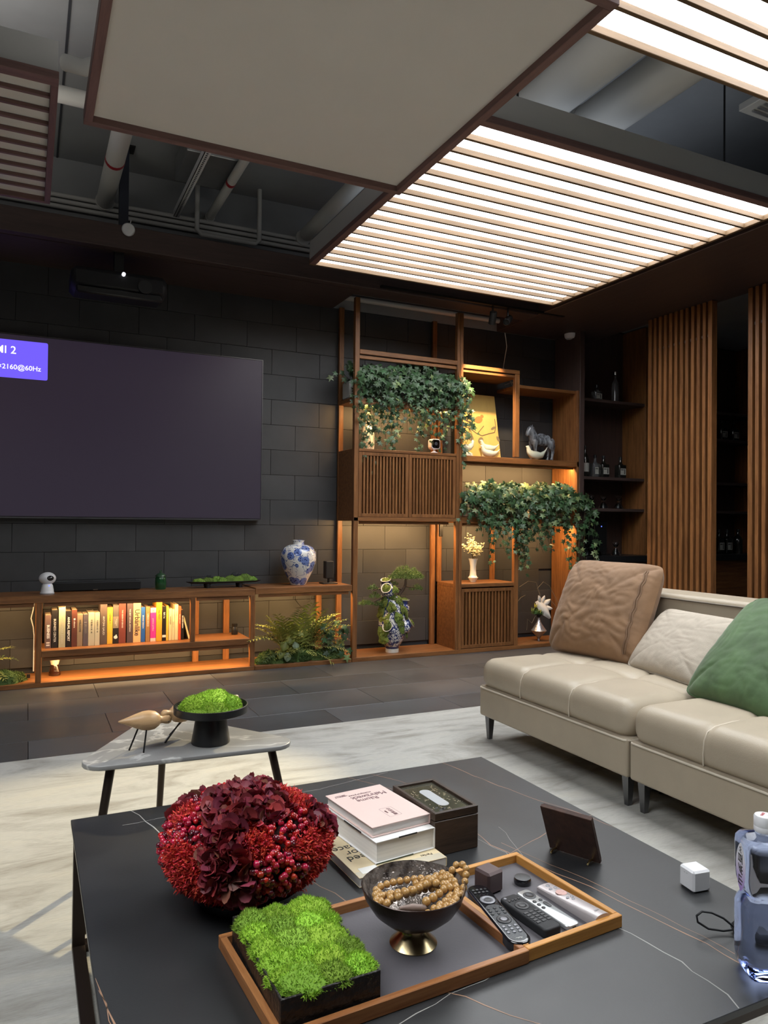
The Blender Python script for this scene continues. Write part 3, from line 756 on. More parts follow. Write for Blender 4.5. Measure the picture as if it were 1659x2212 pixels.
# cushions
def pillow(name, label, c, w, h, th, xdir, ydir, mat, pw=2.6, wr=0.0, edge=True, mat2=None, n=72, zipper=False, seed=1, sag=0.0):
    t = thing(name, label, 'cushion', tuple(c)); rg = random.Random(seed)
    F = frame((0, 0, 0), xdir, ydir)
    ph = [(rg.uniform(-1, 1), rg.uniform(-1, 1), rg.uniform(6, 15), rg.uniform(0, 6.3)) for _ in range(9)]
    def outline(u, v):
        x = (u * 2 - 1); y = (v * 2 - 1)
        pp = 9.0; mm = max(abs(x), abs(y)); kk = 1.0 if mm < .05 else mm / ((abs(x) ** pp + abs(y) ** pp) ** (1 / pp))
        k = kk * (1 - .030 * (1 - abs(y) ** 2) * abs(x) ** 2); k2 = kk * (1 - .030 * (1 - abs(x) ** 2) * abs(y) ** 2)
        return x, y, x * w / 2 * k, y * h / 2 * k2
    def surf(sg):
        def f(u, v):
            x, y, X, Y = outline(u, v)
            e = max(0, (1 - abs(x) ** pw)) ** .46 * max(0, (1 - abs(y) ** pw)) ** .46
            z = th / 2 * e
            if wr:
                q_ = Vector((x * 1.6 + seed * 3.1, y * 1.6, sg)); wv_ = mnoise.noise_vector(q_) * 1.1
                z += wr * e ** .5 * ((abs(mnoise.noise(Vector((x * 2.2 + wv_.x, y * 5.5 + wv_.y, seed)))) - .25) * 1.6 + (abs(mnoise.noise(Vector((x * 6 + wv_.y * 2, y * 3 + wv_.x * 2, seed + 5)))) - .25))
            return (X, Y + (sag * (1 - x * x) * (y - 1) * .5), sg * max(z, 0))
        return f
    q = MB(); q.grid(surf(1), n, n, F); q.f = [f for f in q.f]
    k = len(q.v); q2 = MB(); q2.grid(surf(-1), n, n, F); q.add(q2.v, [tuple(reversed(f)) for f in q2.f])
    part('cover', q, mat, t, 80, world=False)
    if edge:
        pts = []
        for a in range(41): pts.append(outline(a / 40, 0))
        for a in range(1, 41): pts.append(outline(1, a / 40))
        for a in range(1, 41): pts.append(outline(1 - a / 40, 1))
        for a in range(1, 41): pts.append(outline(0, 1 - a / 40))
        q = MB(); q.tube([F @ Vector((p[2], p[3] + sag * (1 - p[0] ** 2) * (p[1] - 1) * .5, 0)) for p in pts], .005, 6); part('piping', q, mat2 or mat, t, 80, world=False)
    if zipper:
        f1 = surf(1); q = MB()
        for du in (.91, .926):
            q.tube([F @ (Vector(f1(du + .004 * math.sin(i * 1.3), .06 + .86 * i / 30)) + Vector((0, 0, .003))) for i in range(31)], .004, 6)
        part('zip_flap', q, mat2 or mat, t, 80, world=False)
    return t
def vdir(a, b): return (Vector(b) - Vector(a)).normalized()
velvet = pm('tan_velvet', (.255, .145, .076), .75, sheen=.15, var=.20, vscale=5, vstretch=(1, 1, 1.6), bump=.35, bscale=26)
_A, _B, _C, _D = Vector((2.615, 3.239, .425)), Vector((2.679, 2.691, .425)), Vector((2.892, 2.716, .895)), Vector((2.828, 3.264, .895))
xd = (_B - _A).normalized(); yd = (_D - _A); yd = (yd - xd * yd.dot(xd)).normalized()
pillow('scatter_cushion', 'large tan velvet cushion with a zip seam leaning on the sofa back', (_A + _B + _C + _D) / 4 + Vector((-.03, 0, .01)), .60, .54, .24, xd, yd, velvet, wr=.0065, zipper=True, mat2=pm('tan_velvet_dark', (.2, .12, .07), .8), seed=4, edge=False)
_A, _B, _C, _D = Vector((2.638, 2.70, .435)), Vector((2.576, 2.22, .435)), Vector((2.79, 2.19, .685)), Vector((2.852, 2.665, .685))
xd = (_B - _A).normalized(); yd = (_D - _A); yd = (yd - xd * yd.dot(xd)).normalized()
pillow('scatter_cushion', 'flat beige cushion between the tan one and the green one', (_A + _B + _C + _D) / 4 + Vector((-.02, 0, .01)), .50, .36, .13, xd, yd, pm('beige_weave', (.46, .40, .325), .85, var=.06, vscale=30, bump=.3, bscale=400), wr=.0025, seed=8)
_A, _B, _C, _D = Vector((2.49, 2.205, .425)), Vector((2.41, 1.70, .425)), Vector((2.74, 1.65, .775)), Vector((2.82, 2.155, .775))
xd = (_B - _A).normalized(); yd = (_D - _A); yd = (yd - xd * yd.dot(xd)).normalized()
gv = pm('green_velvet', (.062, .118, .042), .7, sheen=.22, var=.35, vscale=6, bump=.15, bscale=40)
pillow('scatter_cushion', 'green velvet cushion lying back at the right edge of the photo', (_A + _B + _C + _D) / 4 + Vector((-.02, 0, .015)), .54, .54, .17, xd, yd, gv, wr=.0035, seed=12)

# ================================================================ rug
rug_m = bpy.data.materials.new('pale_veined_rug'); rug_m.use_nodes = True; t_ = NT(rug_m)
tc = t_.add('ShaderNodeTexCoord'); mp = t_.add('ShaderNodeMapping'); mp.inputs['Rotation'].default_value = (0, 0, R(28)); mp.inputs['Scale'].default_value = (1.0, 3.2, 1)
t_.link(tc.outputs['Object'], mp.inputs['Vector'])
n1 = t_.add('ShaderNodeTexNoise', Scale=1.6, Detail=7.0, Roughness=.62, Distortion=1.6); t_.link(mp.outputs[0], n1.inputs['Vector'])
mp2 = t_.add('ShaderNodeMapping'); mp2.inputs['Scale'].default_value = (5, 45, 1); t_.link(tc.outputs['Object'], mp2.inputs['Vector'])
n2 = t_.add('ShaderNodeTexNoise', Scale=6.0, Detail=3.0); t_.link(mp2.outputs[0], n2.inputs['Vector'])
cr = t_.add('ShaderNodeValToRGB'); e = cr.color_ramp.elements
e[0].position = .30; e[0].color = (.27, .25, .21, 1); e[1].position = .66; e[1].color = (.52, .50, .44, 1)
k = cr.color_ramp.elements.new(.42); k.color = (.40, .385, .345, 1); k = cr.color_ramp.elements.new(.52); k.color = (.49, .48, .44, 1)
t_.link(n1.outputs[0], cr.inputs[0])
mx = t_.add('ShaderNodeMix', data_type='RGBA', blend_type='MULTIPLY'); mx.inputs['Factor'].default_value = .55
mr = t_.add('ShaderNodeMapRange'); mr.inputs['From Min'].default_value = .3; mr.inputs['From Max'].default_value = .6; mr.inputs['To Min'].default_value = .6
t_.link(n2.outputs[0], mr.inputs['Value']); t_.link(cr.outputs[0], mx.inputs[6]); t_.link(mr.outputs[0], mx.inputs[7]); t_.link(mx.outputs[2], t_.b.inputs['Base Color'])
mr.inputs['To Max'].default_value = .84; t_.b.inputs['Roughness'].default_value = .9; t_.b.inputs['Sheen Weight'].default_value = .2
bp = t_.add('ShaderNodeBump', Strength=.35, Distance=.004); t_.link(n2.outputs[0], bp.inputs['Height']); t_.link(bp.outputs[0], t_.b.inputs['Normal'])
q = MB()
for k in range(3): q.tube([(2.34 + .03 * k, 2.30, .016), (2.38, 2.26 + .02 * k, .05 - .01 * k), (2.33, 2.22 + .04 * k, .03), (2.42, 2.2 + .03 * k, .016)], .007, 6)
solo('cable_bundle', q, black_plastic, 'dark tangle of cable lying under the sofa beside its middle legs', 'cable', (2.36, 2.26, .009), smooth=60, world=True)
q = MB(); q.box(-2.2, 3.6, -.4, 3.775, 0, .009, .003)
solo('area_rug', q, rug_m, 'large pale grey rug with marble-like veins under the tables and sofa', 'rug', (.7, 1.7, 0), world=True)
# ================================================================ helpers for plants and small goods
def xf(pos, d, n, s):
    """matrix for a leaf: y axis along d, z axis towards n"""
    y = Vector(d).normalized(); n = Vector(n); x = y.cross(n)
    if x.length < 1e-5: x = y.orthogonal()
    x.normalize(); z = x.cross(y)
    m = Matrix.Identity(4)
    for i in range(3): m[i][0], m[i][1], m[i][2], m[i][3] = x[i] * s, y[i] * s, z[i] * s, pos[i]
    return m
def ivy_leaf():
    q = MB(); P = [(0, 0), (.20, -.16), (.52, -.06), (.30, .22), (.70, .58), (.20, .56), (0, 1.08), (-.20, .56), (-.70, .58), (-.30, .22), (-.52, -.06), (-.20, -.16)]
    vs = [(x, y, -.16 * abs(x) - .10 * max(0, y - .5)) for x, y in P] + [(0, .42, .05)]
    q.add(vs, [(12, i, (i + 1) % 12) for i in range(12)]); return q
ivy_m = pm('ivy_green', (.042, .088, .036), .42, rnd=.45, island=True, spec=.4)
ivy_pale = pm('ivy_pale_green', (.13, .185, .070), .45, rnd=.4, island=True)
stem_m = pm('brown_stem', (.07, .055, .03), .7)
bark_m = pm('brown_bark', (.075, .05, .035), .8, var=.3, vscale=40, bump=.4, bscale=150)
soil_m = pm('dark_soil', (.02, .016, .012), .95)
CAMP = Vector((0, 0, 1.12))
def foliage(t, leaves, leaf, mats, cap=285, name='leaf'):
    """leaves: (pos, dir, normal, size, mat index); the nearest ones are parts of their own, the rest one part"""
    l = Vector(LOC[t.name]); lm = [leaf.mesh(name, m, 60) for m in mats]
    leaves.sort(key=lambda a: (Vector(a[0]) - CAMP).length / 1 - a[3] * 2)
    for p, d, n, s, k in leaves[:cap]: put(name, lm[k], t, M=xf(Vector(p) - l, d, n, s))
    for k, m in enumerate(mats):
        rest = [a for a in leaves[cap:] if a[4] == k]
        if rest:
            q = MB()
            for p, d, n, s, _ in rest: q.add(leaf.v, leaf.f, xf(Vector(p), d, n, s))
            part('foliage', q, m, t, 60, kind='stuff')
def ivy(t, x0, x1, ztop, zpot, hang, n_str, n_crown, rg, yb=5.56, yf=5.40, crown_h=.16, size=.050, pale_top=True, over=0.0):
    L = []; stems = MB()
    def leaf(p, out=1.0, s=None):
        n = Vector((rg.gauss(-.15, .5), -1 * out + rg.gauss(0, .35), rg.gauss(.45, .45)))
        d = Vector((rg.gauss(0, .55), rg.gauss(-.25, .3), -1 + rg.gauss(0, .35)))
        s = s or size * rg.uniform(.6, 1.15)
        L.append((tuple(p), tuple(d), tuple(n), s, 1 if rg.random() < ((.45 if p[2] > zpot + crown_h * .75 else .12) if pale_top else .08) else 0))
    for i in range(n_str):
        x = x0 + (x1 - x0) * (i + rg.random()) / n_str
        ln = hang(x) * rg.uniform(.75, 1.1)
        p0 = Vector((x, yb + rg.uniform(-.05, .04), zpot)); top = Vector((x + rg.gauss(0, .03), yb - .06, zpot + crown_h * rg.uniform(.2, .9)))
        fr = Vector((x + rg.gauss(0, .05) + over * (x - (x0 + x1) / 2), yf + rg.gauss(0, .03), zpot + crown_h * rg.uniform(-.1, .5)))
        pts = [p0, top, fr]; z = fr.z; q = fr.copy()
        while fr.z - q.z < ln:
            q = q + Vector((rg.gauss(0, .008), rg.gauss(0, .005), -.035)); q.y = min(q.y, yf + .06); pts.append(q.copy())
        stems.tube(pts, .0016, 4)
        for a, b in zip(pts[1:-1], pts[2:]):
            k = max(1, int((b - a).length / .026))
            for j in range(k):
                p = a.lerp(b, (j + rg.random()) / k); tip = (fr.z - p.z) / max(ln, .01)
                leaf(p + Vector((rg.gauss(0, .022), rg.gauss(-.012, .015), rg.gauss(0, .012))), s=size * rg.uniform(.65, 1.1) * (1 - .35 * max(0, min(1, tip))))
    for i in range(n_crown):
        x = rg.uniform(x0 - .02, x1 + .02); a = rg.uniform(.02, 1); u = (x - x0) / (x1 - x0) * 2 - 1
        hh = crown_h * (1.05 - .35 * abs(u) ** 3 + .15 * math.sin(x * 9) + .1 * math.sin(x * 23))
        an = PI * a
        p = Vector((x, (yb + yf) / 2 - .02 + .13 * math.cos(an) - .01, zpot - .03 + hh * math.sin(an) * rg.uniform(.8, 1.05)))
        leaf(p, out=.9)
    part('vine_stem', stems, stem_m, t, 60)
    foliage(t, L, ivy_leaf(), [ivy_m, ivy_pale])
rg = random.Random(11)
t = thing('hanging_ivy', 'dark green ivy hanging over the slatted wall cabinet, the upper of two', 'plant', (2.85, 5.55, 2.115))
q = MB(); q.box(2.338, 3.26, 5.50, 5.66, 2.116, 2.262, .012); part('planter', q, pm('white_planter', (.52, .52, .50), .6), t, 40)
q = MB(); q.box(2.385, 3.25, 5.51, 5.65, 2.258, 2.266); part('soil', q, soil_m, t)
def hangU(x):
    return .20 + .40 * (math.exp(-((x - 2.47) / .06) ** 2) + math.exp(-((x - 2.66) / .05) ** 2) + .9 * math.exp(-((x - 2.98) / .06) ** 2) + 1.15 * math.exp(-((x - 3.34) / .07) ** 2)) + .10 * math.sin(x * 17) ** 2
ivy(t, 2.375, 3.36, 2.42, 2.25, hangU, 84, 480, rg, crown_h=.19, size=.054, pale_top=False)
t = thing('ivy_sprig', 'short sprig of ivy sticking out left of the shelf tower', 'plant', (2.34, 5.56, 2.25))
q = MB(); q.tube([(2.36, 5.55, 2.27), (2.31, 5.53, 2.30), (2.25, 5.50, 2.30), (2.19, 5.50, 2.26)], .0016, 4); part('vine_stem', q, stem_m, t)
L = [((2.17, 5.49, 2.275), (-.4, -.2, -1), (-.3, -1, .3), .05, 1), ((2.22, 5.50, 2.31), (-.7, -.2, -.6), (0, -1, .3), .04, 0), ((2.28, 5.52, 2.33), (0, -.2, -1), (.2, -1, .3), .048, 0),
     ((2.32, 5.50, 2.38), (-.3, -.2, -1), (.2, -1, .3), .05, 0), ((2.30, 5.53, 2.28), (.3, -.2, -1), (-.2, -1, .3), .045, 0)]
foliage(t, L, ivy_leaf(), [ivy_m, ivy_pale])
t = thing('hanging_ivy', 'bushy ivy with pale tops on the lower right shelves of the tower', 'plant', (4.0, 5.5, 1.162))
wp = MATS['white_planter']
for a, b2 in ((3.39, 4.02), (4.20, 4.555)):
    q = MB(); q.box(a, b2, 5.46, 5.63, 1.162, 1.29, .012); part('planter', q, wp, t, 40)
    q = MB(); q.box(a + .01, b2 - .01, 5.47, 5.62, 1.286, 1.293); part('soil', q, soil_m, t)
def hangL(x):
    return .16 + .50 * (.75 * math.exp(-((x - 3.60) / .05) ** 2) + .95 * math.exp(-((x - 3.98) / .10) ** 2) + .5 * math.exp(-((x - 3.80) / .06) ** 2) + .55 * math.exp(-((x - 4.22) / .05) ** 2) + 1.15 * math.exp(-((x - 4.60) / .10) ** 2)) + .08 * math.sin(x * 15) ** 2
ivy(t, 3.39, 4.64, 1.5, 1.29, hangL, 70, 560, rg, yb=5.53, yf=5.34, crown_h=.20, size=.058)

# ---- moss ---------------------------------------------------------
moss_m = pm('bright_moss', (.25, .43, .028), .8, rnd=.38, island=True)
moss_d = pm('dark_moss', (.055, .10, .022), .85, rnd=.4, island=True)
moss_o = pm('olive_moss', (.12, .165, .03), .85, rnd=.4, island=True)
def blades(q, p, n, ln, wd, rg, spread=.55):
    d = (Vector(n).normalized() + Vector((rg.gauss(0, spread), rg.gauss(0, spread), rg.gauss(0, spread)))).normalized()
    s = d.orthogonal().normalized(); s = Matrix.Rotation(rg.uniform(0, 6.28), 3, d) @ s
    p = Vector(p); o = len(q.v); e = p + d * ln * rg.uniform(.6, 1.2)
    q.v.extend([tuple(p - s * wd), tuple(p + s * wd), tuple(e)]); q.f.append((o, o + 1, o + 2))
def moss_mound(q, c, rx, ry, h, nb, ln, wd, rg, lump=.18, seg=16, rot=0.0):
    ph = [rg.uniform(0, 6.28) for _ in range(6)]; cr, sr = math.cos(rot), math.sin(rot)
    def f(a, e):     # direction angles -> point
        k = 1 + lump * (.5 * math.sin(3 * a + ph[0]) + .35 * math.sin(5 * a + ph[1] + 2 * e) + .3 * math.sin(7 * e + ph[2] + a))
        ca = math.cos(e); x, y = rx * ca * math.cos(a) * k, ry * ca * math.sin(a) * k
        return Vector((c[0] + x * cr - y * sr, c[1] + x * sr + y * cr, c[2] + h * math.sin(e) * (1 + (k - 1) * .8)))
    q.grid(lambda u, v: tuple(f(2 * PI * u, PI / 2 * v)), seg, seg // 2)
    for _ in range(nb):
        a = rg.uniform(0, 2 * PI); e = math.asin(rg.random() ** .8 * .999)
        p = f(a, e); n = Vector((math.cos(e) * math.cos(a) / rx, math.cos(e) * math.sin(a) / ry, math.sin(e) / h)); n.normalize()
        n = Vector((n.x * cr - n.y * sr, n.x * sr + n.y * cr, n.z))
        blades(q, p - n * ln * .25, n, ln, wd, rg)

# ---- ferns --------------------------------------------------------
fern_m = pm('fern_yellow_green', (.27, .30, .075), .55, rnd=.30, island=False)
fern_d = pm('fern_deep_green', (.09, .14, .05), .55, rnd=.35)
rust_m = pm('fern_rust', (.25, .12, .05), .6, rnd=.2)
def frond(t, base, az, ln, arch, mat, rg, npair=13, lw=.20, side=None, tip_drop=.5):
    d = Vector((math.cos(az), math.sin(az), 0)); q = MB(); pts = []
    for i in range(15):
        s = i / 14; ang = arch + (tip_drop * -1.5) * s
        p = Vector(base) if i == 0 else pts[-1] + (d * math.cos(ang) + Vector((0, 0, math.sin(ang)))) * ln / 14
        pts.append(p)
    q.tube(pts, [.0022 * (1 - .6 * i / 14) for i in range(15)], 4)
    for i in range(npair):
        s = .16 + .82 * i / npair; k = s * 14; a = int(k); p = pts[a].lerp(pts[min(14, a + 1)], k - a)
        tg = (pts[min(14, a + 1)] - pts[max(0, a - 1)]).normalized(); sd = tg.cross(Vector((0, 0, 1))).normalized(); up = sd.cross(tg)
        L = ln * lw * (math.sin(PI * min(1, s * .9 + .08)) ** .7) * rg.uniform(.85, 1.1) + .008
        for sg in (-1, 1):
            dr = (sd * sg + tg * .62 + up * rg.uniform(-.1, .3)).normalized(); wv = dr.cross(up).normalized() * L * .095
            m_ = p + dr * L * .5 + up * L * .06; e = p + dr * L - up * L * .10
            o = len(q.v); q.v.extend([tuple(p), tuple(m_ + wv), tuple(e), tuple(m_ - wv), tuple(m_ + up * L * .03)])
            q.f.extend([(o, o + 1, o + 4), (o + 1, o + 2, o + 4), (o + 2, o + 3, o + 4), (o + 3, o, o + 4)])
    return part('frond', q, mat, t, 60)
def veined_leaf(t, pos, d, n, s, mat, nm='leaf', wf=1.0):
    q = MB(); V = []; F = []
    for i in range(7):
        for j in range(5):
            v = i / 6; u = j / 4 * 2 - 1; wdt = .42 * math.sin(PI * min(.97, v * .93 + .07)) ** .75
            V.append((u * wdt * wf, v, -.10 * u * u * 1.4 - .25 * (v - .5) ** 2 + .012 * ((i % 2) - .5)))
    for i in range(6):
        for j in range(4): F.append((i * 5 + j, i * 5 + j + 1, (i + 1) * 5 + j + 1, (i + 1) * 5 + j))
    q.add(V, F); l = Vector(LOC[t.name])
    o = put(nm, q.mesh(nm, mat, 60), t, M=xf(Vector(pos) - l, d, n, s)); return o
rg = random.Random(5)
t = thing('fern_arrangement', 'yellow green fern growing out of a bed of moss under the console top', 'plant', (1.93, 5.50, .032))
q = MB(); q2 = MB()
for x, y, rx, ry, h in ((1.68, 5.48, .09, .075, .085), (1.80, 5.46, .10, .07, .07), (1.94, 5.50, .13, .10, .12), (2.08, 5.47, .10, .07, .07), (2.20, 5.48, .10, .07, .08), (1.62, 5.45, .06, .05, .05), (1.93, 5.44, .08, .05, .05), (1.74, 5.43, .07, .045, .05)):
    moss_mound(q, (x, y, .033), rx, ry, h, 900, .016, .003, rg)
part('moss', q, moss_d, t, kind='stuff')
for i in range(40):
    sd_ = 1 if i % 2 else -1; az = (0 if sd_ > 0 else PI) - sd_ * (rg.uniform(-.2, .6) if i % 3 else rg.uniform(.6, 1.6)) ; near_ = i % 3 == 0
    up = (.25, .6, .95, 1.25, 1.45)[i % 5] + rg.uniform(-.12, .12)
    frond(t, (1.92 + rg.uniform(-.07, .07) + sd_ * .03, 5.50 + rg.uniform(-.03, .03), .09), az, rg.uniform(.34, .45) * (.82 if up < .5 else 1) * (.72 if near_ else 1), up + (.25 if near_ else 0), fern_d if rg.random() < .28 else fern_m, rg, tip_drop=rg.uniform(.5, .95))
for i in range(12): frond(t, (1.92 + (i - 5.5) * .028, 5.45 - .012 * (i % 3), .10 - .01 * (i % 2)), -PI / 2 + (i - 5.5) * .20 + rg.uniform(-.15, .15), rg.uniform(.43, .52) * (1 - .05 * abs(i - 5.5)), rg.uniform(1.4, 1.56), fern_m, rg, lw=.22, tip_drop=rg.uniform(.5, .72))
for i in range(3): frond(t, (1.96, 5.50, .14), rg.uniform(-.3, .1), .34 + .04 * i, .75 - .15 * i, rust_m, rg, lw=.14, tip_drop=.5)
vein_m = pm('silver_veined_leaf', (.34, .40, .30), .45, col2=(.06, .13, .04), vscale=55, vstretch=(1, .4, 1), var=.2)
vein_y = pm('yellow_veined_leaf', (.26, .27, .06), .45, col2=(.10, .15, .03), vscale=45, var=.2)
for p, d, n, s, m_ in (((1.86, 5.40, .19), (.25, -.35, -.8), (0, -1, .4), .065, vein_m), ((1.80, 5.37, .115), (-.2, -.3, -.9), (-.1, -1, .3), .068, vein_m), ((1.84, 5.41, .25), (-.3, -.4, -.6), (0, -1, .6), .09, vein_y),
                       ((1.79, 5.39, .20), (-.4, -.3, -.8), (-.2, -1, .4), .08, vein_y), ((1.77, 5.40, .14), (-.5, -.3, -.8), (-.2, -1, .4), .08, vein_y), ((1.88, 5.40, .28), (.4, -.4, -.4), (0, -1, .6), .07, vein_y)):
    veined_leaf(t, p, d, n, s, m_)
L = [((2.20 + rg.uniform(-.12, .1), 5.42 + rg.uniform(-.05, .05), .22 + rg.uniform(-.14, .1)), (rg.gauss(0, .6), -.2, -1 + rg.gauss(0, .4)), (rg.gauss(0, .3), -1, .4), .05, 0 if i % 4 else 1) for i in range(26)]
L += [((2.28, 5.36, .06), (0, -.2, -1), (0, -1, .4), .055, 1), ((2.24, 5.37, .09), (-.3, -.2, -1), (0, -1, .4), .05, 0), ((2.30, 5.37, .11), (.3, -.2, -1), (0, -1, .4), .05, 0), ((2.21, 5.40, .33), (0, -.2, -1), (0, -1, .4), .06, 1)]
foliage(t, L, ivy_leaf(), [ivy_m, ivy_pale])
q = MB(); q.tube([(1.95, 5.48, .08), (2.05, 5.44, .20), (2.2, 5.41, .28), (2.30, 5.40, .27)], .0025, 5); q.tube([(1.97, 5.48, .08), (2.1, 5.43, .16), (2.25, 5.38, .12), (2.29, 5.37, .07)], .0022, 5); part('vine_stem', q, stem_m, t)
t = thing('fern_arrangement', 'green palm-like fern and moss at the left edge of the photo, under the console', 'plant', (-.32, 5.5, .032))
q = MB()
for x, y, rx, ry, h in ((-.13, 5.45, .10, .07, .08), (-.26, 5.48, .12, .08, .09), (-.06, 5.49, .07, .05, .06), (-.40, 5.47, .12, .08, .1)): moss_mound(q, (x, y, .033), rx, ry, h, 900, .016, .003, rg)
part('moss', q, moss_d, t, kind='stuff')
for i in range(16): frond(t, (-.34 + rg.uniform(-.05, .05), 5.5, .10), rg.uniform(PI * 1.15, PI * 2.1), rg.uniform(.26, .38), rg.uniform(.5, 1.4), fern_m if i % 2 else fern_d, rg, tip_drop=rg.uniform(.5, .9))
q = MB(); q.box(.012, .034, 5.56, 5.572, .033, .060, .002); solo('black_clip', q, black_plastic, 'tiny black clip on the console base left of the post', 'clip', (.02, 5.56, .033), world=True)

# ================================================================ porcelain
def porcelain(name, cl, dots, thr=.40, vine=.035, dark=(.012, .02, .11), mid=(.13, .19, .44), base=(.70, .69, .66)):
    m = bpy.data.materials.new(name); m.use_nodes = True; t = NT(m); tc = t.add('ShaderNodeTexCoord')
    v1 = t.add('ShaderNodeTexVoronoi', Scale=cl); v2 = t.add('ShaderNodeTexVoronoi', Scale=dots); nz = t.add('ShaderNodeTexNoise', Scale=cl * 1.6, Detail=2.0, Distortion=.6)
    for n in (v1, v2, nz): t.link(tc.outputs['Object'], n.inputs['Vector'])
    def lt(sock, v):
        a = t.add('ShaderNodeMath', operation='LESS_THAN'); a.inputs[1].default_value = v; t.link(sock, a.inputs[0]); return a.outputs[0]
    def mth(op, a, b):
        n = t.add('ShaderNodeMath', operation=op); t.link(a, n.inputs[0])
        if isinstance(b, float): n.inputs[1].default_value = b
        else: t.link(b, n.inputs[1])
        return n.outputs[0]
    cm = lt(v1.outputs['Distance'], thr); dm = mth('MULTIPLY', lt(v2.outputs['Distance'], .34), cm)
    ab = mth('ABSOLUTE', mth('SUBTRACT', nz.outputs[0], .5), 0.0); vm = lt(ab, vine)
    def mix(f, a, b):
        x = t.add('ShaderNodeMix', data_type='RGBA'); t.link(f, x.inputs['Factor'])
        if isinstance(a, tuple): x.inputs[6].default_value = a + (1,)
        else: t.link(a, x.inputs[6])
        x.inputs[7].default_value = b + (1,); return x.outputs[2]
    c = mix(vm, base, tuple((a + b * 1.2) / 2.2 for a, b in zip(dark, mid))); c = mix(cm, c, mid); c = mix(dm, c, dark)
    t.link(c, t.b.inputs['Base Color']); t.b.inputs['Roughness'].default_value = .12; t.b.inputs['Coat Weight'].default_value = .4
    return m
por_a = porcelain('blue_tree_porcelain', 13, 64, .45, .018); por_b = porcelain('blue_scroll_porcelain', 26, 70, .33, .055, dark=(.006, .008, .05), mid=(.05, .07, .24)); 
por_blue = pm('cobalt_glaze', (.03, .045, .16), .15, var=.4, vscale=60, coat=.4); por_w = pm('white_glaze', (.70, .69, .65), .15, coat=.4)
t = thing('porcelain_vase', 'round blue and white porcelain vase standing on the console beside the shelf tower', 'vase', (1.935, 5.55, .613))
q = MB(); q.lathe([(0, 0), (.060, 0), (.066, .012), (.082, .045), (.112, .105), (.134, .165), (.142, .215), (.137, .255), (.115, .292), (.078, .312), (.046, .318)], 40); part('body', q, por_a, t, 50, world=False)
q = MB(); q.lathe([(.046, .317), (.043, .325), (.044, .345), (.049, .350), (.046, .351), (.039, .345), (.037, .30), (0, .29)], 32); part('neck', q, por_a, t, 50, world=False)

# stacked bonsai vase
bx, by, bz = 2.745, 5.50, .036
t = thing('bonsai_vase', 'sculpture of stacked blue and white vases with moss and a small pine', 'vase', (bx, by, bz))
q = MB(); q.lathe([(0, 0), (.055, 0), (.056, .028), (.050, .032)], 36); part('foot', q, por_w, t, 40, world=False)
q = MB(); q.lathe([(.050, .030), (.058, .04), (.060, .052)], 36); part('foot_band', q, por_blue, t, 40, world=False)
q = MB(); q.lathe([(.060, .050), (.080, .08), (.100, .125), (.114, .175), (.118, .22), (.112, .28), (.102, .33), (.090, .38), (.070, .43), (.045, .46), (0, .47)], 40); part('main_body', q, por_b, t, 50, world=False)
def small_vase(c, d, s=1.0, ln=.13):
    M = Vector(d).normalized().to_track_quat('Z', 'Y').to_matrix().to_4x4(); M = Matrix.Translation(c) @ M @ Matrix.Diagonal((s, s, s, 1))
    q = MB(); q.lathe([(0, -ln), (.030, -ln), (.047, -ln * .75), (.056, -ln * .5), (.054, -ln * .32), (.042, -ln * .2)], 26, M=M); v = part('small_vase', q, por_b, t, 50, world=False)
    q = MB(); q.lathe([(.042, -ln * .21), (.036, -ln * .12), (.035, -ln * .05), (.038, -.001)], 26, M=M); part('neck_band', q, por_blue, v, 50, world=False)
    q = MB(); q.lathe([(.038, -.003), (.045, .002), (.046, .006), (.041, .006), (.034, -.006)], 26, M=M); part('lip', q, por_w, v, 50, world=False)
    q = MB(); rg2 = random.Random(int(c[0] * 1000)); m2 = MB(); moss_mound(m2, (0, 0, -.004), .036, .036, .020, 420, .010, .002, rg2)
    q.add(m2.v, m2.f, M); part('moss', q, moss_o, v, world=False, kind='stuff')
small_vase((-.085, -.085, .225), (-.75, -.45, .45)); small_vase((.135, -.075, .245), (.75, -.35, .50), 1.05)
small_vase((-.085, -.055, .535), (-.62, -.55, .50), 1.0); small_vase((-.055, .02, .595), (-.25, -.25, 1), .95); small_vase((.115, .02, .425), (.10, -.1, 1), 1.05, .16)
q = MB(); q.lathe([(.07, .40), (.062, .45), (.055, .50), (.04, .54), (0, .55)], 24, (-.035, .01, 0)); part('upper_body', q, por_b, t, 50, world=False)
q = MB(); rg = random.Random(3)
for p in ((0, -.108, .30, .035), (.02, -.112, .25, .03), (.035, -.105, .20, .03), (-.105, -.04, .17, .05), (-.10, -.05, .12, .04), (.09, -.06, .33, .04), (.05, -.085, .36, .03), (-.05, -.085, .38, .035), (-.085, -.02, .42, .045), (-.10, 0, .34, .05), (-.08, -.05, .28, .05), (.02, -.07, .43, .03), (.06, .0, .40, .05), (-.03, -.05, .47, .03), (.10, -.05, .15, .03), (-.015, -.075, .52, .025)):
    m2 = MB(); moss_mound(m2, (0, 0, 0), p[3] * 1.1, p[3] * 1.15, p[3] * .42, 240, .012, .0020, rg, lump=.35)
    nrm = Vector((p[0], p[1], .02)).normalized(); q.add(m2.v, m2.f, Matrix.Translation((p[0], p[1], p[2])) @ nrm.to_track_quat('Z', 'Y').to_matrix().to_4x4())
part('moss', q, moss_o, t, world=False, kind='stuff')
q = MB(); q.tube([(.08, .02, .43), (.07, .02, .47), (.10, .01, .51), (.125, .01, .55), (.125, .0, .62), (.135, 0, .66)], [.014, .016, .013, .012, .009, .006], 8); q.tube([(.10, .01, .51), (.05, .03, .53), (.03, .04, .56)], [.01, .007, .004], 6)
